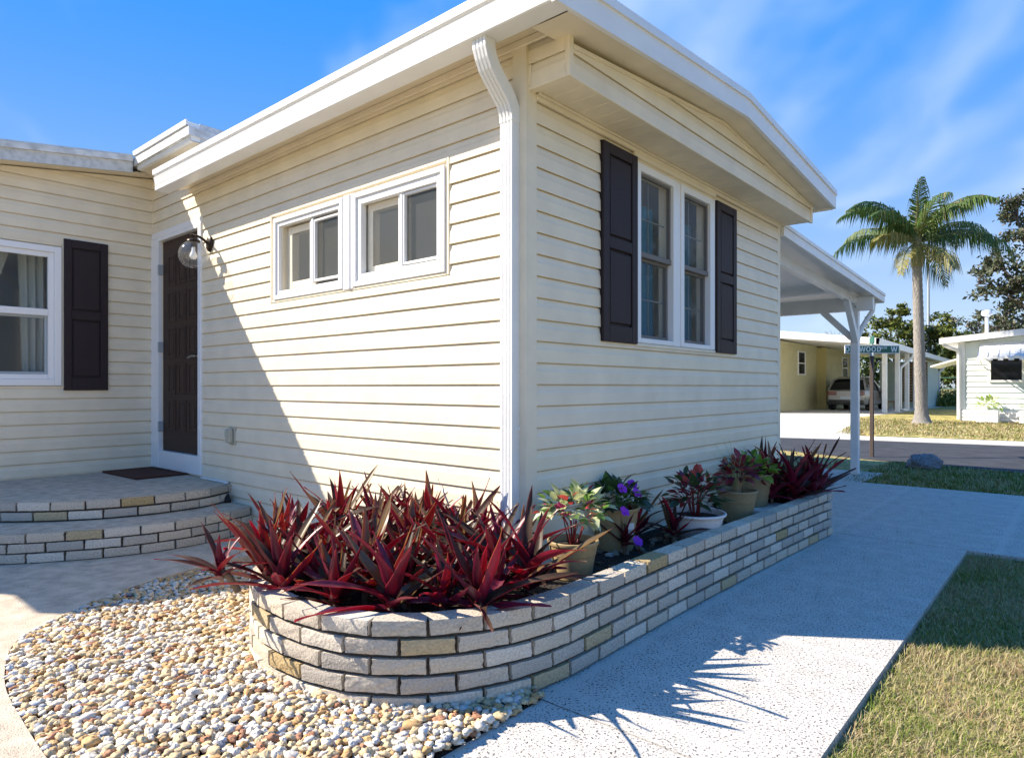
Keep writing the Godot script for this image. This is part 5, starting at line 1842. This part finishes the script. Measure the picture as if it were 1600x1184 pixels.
# ---------------------------------------------------------------- palm and trees
func palm() -> void:
	var P := thing("palm_tree", "tall palm with a ringed grey trunk and drooping green fronds", "palm", Vector3(22.4, 0.03, -1.77))
	var b := MB.new()
	var pts := []
	var rad := []
	for i in 56:
		var t := i / 55.0
		pts.append(Vector3(-0.1 * t - 0.05 * sin(t * 3.0), 5.15 * t, -0.12 * t))
		rad.append(lerpf(0.175, 0.135, t) + 0.15 * exp(-t * 28.0) + (0.012 if i % 2 == 0 else 0.0))
	b.tube(pts, rad, 16)
	part("trunk", b, M.palm_trunk, P)
	var c := Vector3(-0.1, 5.1, -0.12)
	b = MB.new()
	b.tube([c, c + Vector3(0, 0.35, 0), c + Vector3(0, 0.9, 0), c + Vector3(0.01, 1.5, 0), c + Vector3(0.01, 1.95, 0), c + Vector3(0.03, 2.9, 0)], [0.17, 0.19, 0.12, 0.06, 0.025, 0.008], 10)
	part("crown_shaft", b, M.palm_shaft, P)
	var base := [Color(0.07, 0.13, 0.032), Color(0.09, 0.15, 0.034), Color(0.05, 0.10, 0.03), Color(0.20, 0.19, 0.055)]
	# azimuth (from camera right, turning away), rise, length, tone
	var fr := [[3.3, 1.05, 2.9, 0], [2.9, 0.45, 2.9, 2], [3.5, 0.1, 2.0, 3], [3.9, -0.35, 2.1, 3], [0.25, 0.95, 2.8, 1], [0.0, 0.55, 3.1, 2], [-0.35, 0.35, 3.1, 2], [0.5, -0.2, 2.2, 2], [4.6, 0.9, 2.4, 1], [1.6, 0.9, 2.6, 0], [2.2, 0.6, 2.6, 0], [5.6, 1.0, 2.6, 1], [2.6, 1.2, 2.7, 0], [4.9, -0.5, 1.9, 3], [0.9, 1.25, 2.5, 1], [3.05, 0.75, 2.9, 0], [0.12, 0.75, 2.9, 0], [3.6, 0.8, 2.6, 0], [0.5, 0.6, 2.7, 2], [5.9, 0.9, 2.6, 1], [4.3, 1.25, 2.3, 1], [1.9, 1.1, 2.4, 2]]
	for f in fr:
		var dir := Vector3(0.6537, 0, 0.7566) * cos(f[0]) + Vector3(0.7567, 0, -0.6538) * sin(f[0])
		var p := c + Vector3(0, 0.75, 0)
		var el: float = f[1] + 0.12 + rng.randf_range(-0.18, 0.18)
		b = MB.new()
		b.colored = true
		var line := []
		var rr := []
		var N := 34
		var step: float = f[2] / N
		var sd := dir.cross(Vector3.UP).normalized()
		for i in N + 1:
			line.append(p)
			rr.append(lerpf(0.035, 0.006, float(i) / N))
			var t := float(i) / N
			var fw := (dir * cos(el) + Vector3.UP * sin(el)).normalized()
			if i > 3:
				for s in [-1.0, 1.0]:
					for rep in 2:
						var L := (0.85 * sin(PI * pow(0.12 + 0.85 * t, 0.8)) + 0.14) * rng.randf_range(0.6, 1.15)
						var tone: Color = base[f[3]] * rng.randf_range(0.65, 1.3)
						if rng.randf() < 0.06:
							tone = Color(0.28, 0.22, 0.09)
						b.tint = tone
						var q := p + fw * step * 0.5 * rep
						var out: Vector3 = (sd * s * 0.8 + fw * 0.75 + Vector3(0, rng.randf_range(-0.1, 0.35), 0)).normalized()
						var m := q + out * L * 0.38 + Vector3(0, -0.12 * L, 0)
						var e := q + out * L * 0.55 + Vector3(0, -0.78 * L, 0)
						var w := fw * 0.022
						b.quad(q - w * 0.5, q + w * 0.5, m + w, m - w)
						b.tri(m - w, m + w, e)
			p += fw * step
			el -= step * lerpf(0.12, 1.05, t)
		b.tint = Color(0.16, 0.17, 0.06)
		b.tube(line, rr, 5)
		part("frond", b, M.foliage, P)

func tree(called: String, label: String, at: Vector3, h: float, blobs: Array, n: int, leaf: float, palette: Array, group: String, bare := 0.0) -> void:
	var T := thing(called, label, "tree", at, 0.0, group)
	var b := MB.new()
	var top := Vector3(0, h * 0.5, 0)
	b.tube([Vector3.ZERO, Vector3(0.1, h * 0.2, 0.05), top], [h * 0.030, h * 0.024, h * 0.016], 9)
	part("trunk", b, M.bark, T)
	b = MB.new()
	for q in blobs:
		var c := Vector3(q[0], q[1], q[2])
		var m := top.lerp(c, 0.5) + Vector3(0, -0.05 * h, 0)
		b.tube([Vector3(0.05, h * 0.3, 0), m, c], [h * 0.014, h * 0.009, h * 0.003], 6)
		for k in int(3 + 14 * bare):
			var d: Vector3 = Vector3(rng.randf_range(-1, 1), rng.randf_range(-0.5, 1), rng.randf_range(-1, 1)).normalized() * q[3] * rng.randf_range(0.6, 1.0)
			b.tube([c.lerp(m, 0.2), c + d * 0.5 + Vector3(0, 0.1, 0), c + d], [h * 0.004, h * 0.0026, h * 0.0012], 4, false)
	part("limb", b, M.bark, T)
	b = MB.new()
	b.colored = true
	for q in blobs:
		var c := Vector3(q[0], q[1], q[2])
		var clumps := []
		for k in 16:
			var d: Vector3 = Vector3(rng.randfn(), rng.randfn() * 0.8, rng.randfn()).normalized() * q[3] * pow(rng.randf(), 0.4)
			clumps.append(c + d)
		for i in n:
			var cc: Vector3 = clumps[rng.randi() % clumps.size()]
			var p: Vector3 = cc + Vector3(rng.randfn(), rng.randfn() * 0.7, rng.randfn()) * q[3] * 0.17
			var u := Vector3(rng.randfn(), rng.randfn(), rng.randfn()).normalized()
			var v := u.cross(Vector3(rng.randfn(), rng.randfn(), rng.randfn())).normalized()
			var s := leaf * rng.randf_range(0.6, 1.3)
			b.tint = (palette[rng.randi() % palette.size()] as Color) * rng.randf_range(0.7, 1.25)
			b.quad(p - u * s, p - v * s * 0.5, p + u * s, p + v * s * 0.5)
	part("crown", b, M.foliage, T)

func trees() -> void:
	var G := "trees beyond the homes across the street"
	var green := [Color(0.045, 0.075, 0.022), Color(0.06, 0.09, 0.022), Color(0.09, 0.12, 0.025), Color(0.03, 0.05, 0.02)]
	var lime := [Color(0.12, 0.15, 0.028), Color(0.08, 0.11, 0.025), Color(0.05, 0.075, 0.02), Color(0.16, 0.17, 0.03)]
	var grey_g := [Color(0.07, 0.09, 0.05), Color(0.10, 0.115, 0.075), Color(0.05, 0.065, 0.035), Color(0.13, 0.13, 0.09), Color(0.08, 0.10, 0.05), Color(0.05, 0.065, 0.035), Color(0.09, 0.07, 0.05)]
	tree("broadleaf_tree", "large open grey green tree with reddish sprays behind the mint home", Vector3(53.5, 0, 0.5), 14.5, [[0, 13.3, -1.8, 1.2], [0, 11.6, -1.0, 1.5], [0, 9.6, -2.6, 1.4], [0, 8.0, -2.9, 1.5], [0, 7.2, -1.0, 1.8], [0, 10.0, 0.8, 2.0], [0, 13.2, 1.0, 1.6], [0, 6.4, 1.5, 2.2], [0, 5.4, -2.6, 1.5], [0, 11.5, 3.5, 2.4], [0, 8.0, 4.0, 2.6], [0, 4.6, -0.6, 1.8], [0, 8.8, -0.9, 1.3]], 620, 0.17, grey_g, G, 0.5)
	tree("broadleaf_tree", "rounded dark green tree over the yellow home's roof beside the palm trunk", Vector3(62, 0, -10.0), 7.8, [[0, 6.8, -0.5, 1.4], [0, 6.0, 1.2, 1.2], [0, 5.5, -1.7, 1.4], [0, 4.8, 0.8, 1.6], [0, 4.4, -2.5, 1.4], [0, 7.4, 0.4, 0.8]], 620, 0.17, lime, G)
	tree("broadleaf_tree", "bright yellow green tree showing between the palm trunk and the mint home", Vector3(64, 0, -7.2), 7.4, [[0, 6.4, -0.3, 1.4], [0, 5.4, 1.0, 1.4], [0, 4.6, -1.2, 1.5], [0, 3.6, 0.6, 1.6]], 800, 0.17, lime, G)
	tree("broadleaf_tree", "dark dense tree filling the gap behind the wire fence", Vector3(62, 0, -5.6), 5.4, [[0, 3.6, 0.0, 1.6], [0, 2.2, 0.8, 1.5], [0, 2.0, -1.0, 1.5], [0, 4.6, 0.9, 1.2]], 900, 0.17, green, G)
	tree("broadleaf_tree", "shadowy tree seen through the yellow home's carport", Vector3(58, 0, -11.4), 4.4, [[0, 2.2, 0.0, 1.3], [0, 3.0, 0.9, 1.2], [0, 1.2, 1.0, 1.3], [0, 1.2, -0.9, 1.3]], 700, 0.16, green, G)
	tree("bare_tree", "pale leafless tree top above the yellow home's roof", Vector3(75, 0, -17.2), 8.0, [[0, 6.0, -1.0, 1.8], [0, 6.6, 1.0, 1.4], [0, 5.6, 2.6, 1.6], [0, 5.6, -3.0, 1.5]], 30, 0.1, [Color(0.22, 0.19, 0.15)], G, 2.5)
	tree("broadleaf_tree", "wide grey green tree low on the skyline behind the mint home", Vector3(70, 0, -2.4), 8.6, [[0, 6.0, -3.0, 2.0], [0, 6.6, -0.6, 2.2], [0, 5.6, 2.0, 2.4], [0, 4.0, -2.0, 2.4], [0, 4.2, 1.0, 3.0], [0, 5.0, 5.0, 3.0]], 620, 0.2, grey_g, G, 0.2)
	# trees on the next lot: the twin window mirrors them
	for q in [[17.0, 8.6], [23.0, 12.5], [31.0, 15.5]]:
		tree("broadleaf_tree", "dark broadleaf tree mirrored in the panes of the shuttered twin window", Vector3(q[0], -0.04, q[1]), 7.0, [[0, 4.8, 0, 2.0], [-1.4, 3.6, -1.0, 1.8], [1.3, 3.6, 1.0, 1.8], [0.3, 2.6, -0.2, 1.8]], 500, 0.2, green, "trees mirrored in the twin window")
	# shrubs behind the fence
	for q in [[46.8, -4.3, 0.8], [48.2, -3.9, 0.95], [47.5, -3.7, 0.7]]:
		var S := thing("shrub", "low yellow green shrub growing by the wire fence", "shrub", Vector3(q[0], 0.03, q[1]), 0.0, "shrubs by the wire fence")
		var b := MB.new()
		b.colored = true
		for i in 700:
			var d: Vector3 = Vector3(rng.randfn() * 0.5, absf(rng.randfn()) * 0.5, rng.randfn() * 0.5) * q[2]
			var u := Vector3(rng.randfn(), rng.randfn() + 0.8, rng.randfn()).normalized()
			var v := u.cross(Vector3(rng.randfn(), rng.randfn(), rng.randfn())).normalized()
			b.tint = (lime[rng.randi() % 4] as Color) * rng.randf_range(1.0, 1.9)
			b.quad(d - u * 0.13, d - v * 0.04, d + u * 0.13, d + v * 0.04)
		part("foliage", b, M.foliage, S)

# ---------------------------------------------------------------- grass
func blades_of(called: String, n: int, place: Callable, h: float, w: float, dry: float) -> void:
	var b := MB.new()
	b.quad(Vector3(-0.5, 0, 0), Vector3(0.5, 0, 0), Vector3(0.42, 0.5, 0.10), Vector3(-0.42, 0.5, 0.10))
	b.quad(Vector3(-0.42, 0.5, 0.10), Vector3(0.42, 0.5, 0.10), Vector3(0.06, 1.0, 0.38), Vector3(-0.06, 1.0, 0.38))
	var mm := MultiMesh.new()
	mm.transform_format = MultiMesh.TRANSFORM_3D
	mm.use_colors = true
	mm.mesh = b.mesh(M.blade)
	mm.instance_count = n
	var f := noise(808, 1.4, 3)
	for i in n:
		var p: Vector3 = place.call()
		var k := h * rng.randf_range(0.55, 1.25)
		var lean := rng.randf_range(0.1, 1.15)
		var bs := Basis.from_euler(Vector3(lean, rng.randf() * TAU, 0), EULER_ORDER_YXZ).scaled_local(Vector3(w * rng.randf_range(0.7, 1.3), k, k))
		mm.set_instance_transform(i, Transform3D(bs, p))
		var r := rng.randf() + f.get_noise_2d(p.x, p.z) * 0.55
		var c := Color(0.40, 0.335, 0.19)
		if r > dry + 0.3:
			c = Color(0.14, 0.19, 0.035)
		elif r > dry:
			c = Color(0.27, 0.27, 0.09)
		elif r < dry - 0.5:
			c = Color(0.33, 0.22, 0.12)
		mm.set_instance_color(i, c * rng.randf_range(0.75, 1.2))
	var mi := MultiMeshInstance3D.new()
	mi.multimesh = mm
	mi.name = numbered(called)
	add_child(mi)
	mi.set_meta("kind", "stuff")

func grass() -> void:
	blades_of("lawn_grass", 140000, func() -> Vector3:
		var x := rng.randf_range(-1.2, 3.27)
		return Vector3(x, -0.035, 1.552 + pow(rng.randf(), 1.1) * 2.1), 0.040, 0.0028, 0.52)
	blades_of("verge_grass", 30000, func() -> Vector3:
		var z := rng.randf_range(-0.2, 3.4)
		var x := rng.randf_range(6.66, 10.3)
		var lim := lerpf(9.75, 8.75, (z + 0.2) / 3.6)
		if x > lim:
			x = rng.randf_range(6.66, lim)
		return Vector3(x, -0.035, z), 0.06, 0.008, 0.35)
	blades_of("far_grass", 26000, func() -> Vector3:
		var x := 15.6 + pow(rng.randf(), 0.8) * 9.2
		return Vector3(x, 0.02, rng.randf_range(-2.6 - 0.16 * (x - 15.6), 4.2)), 0.075, 0.02, 0.62)
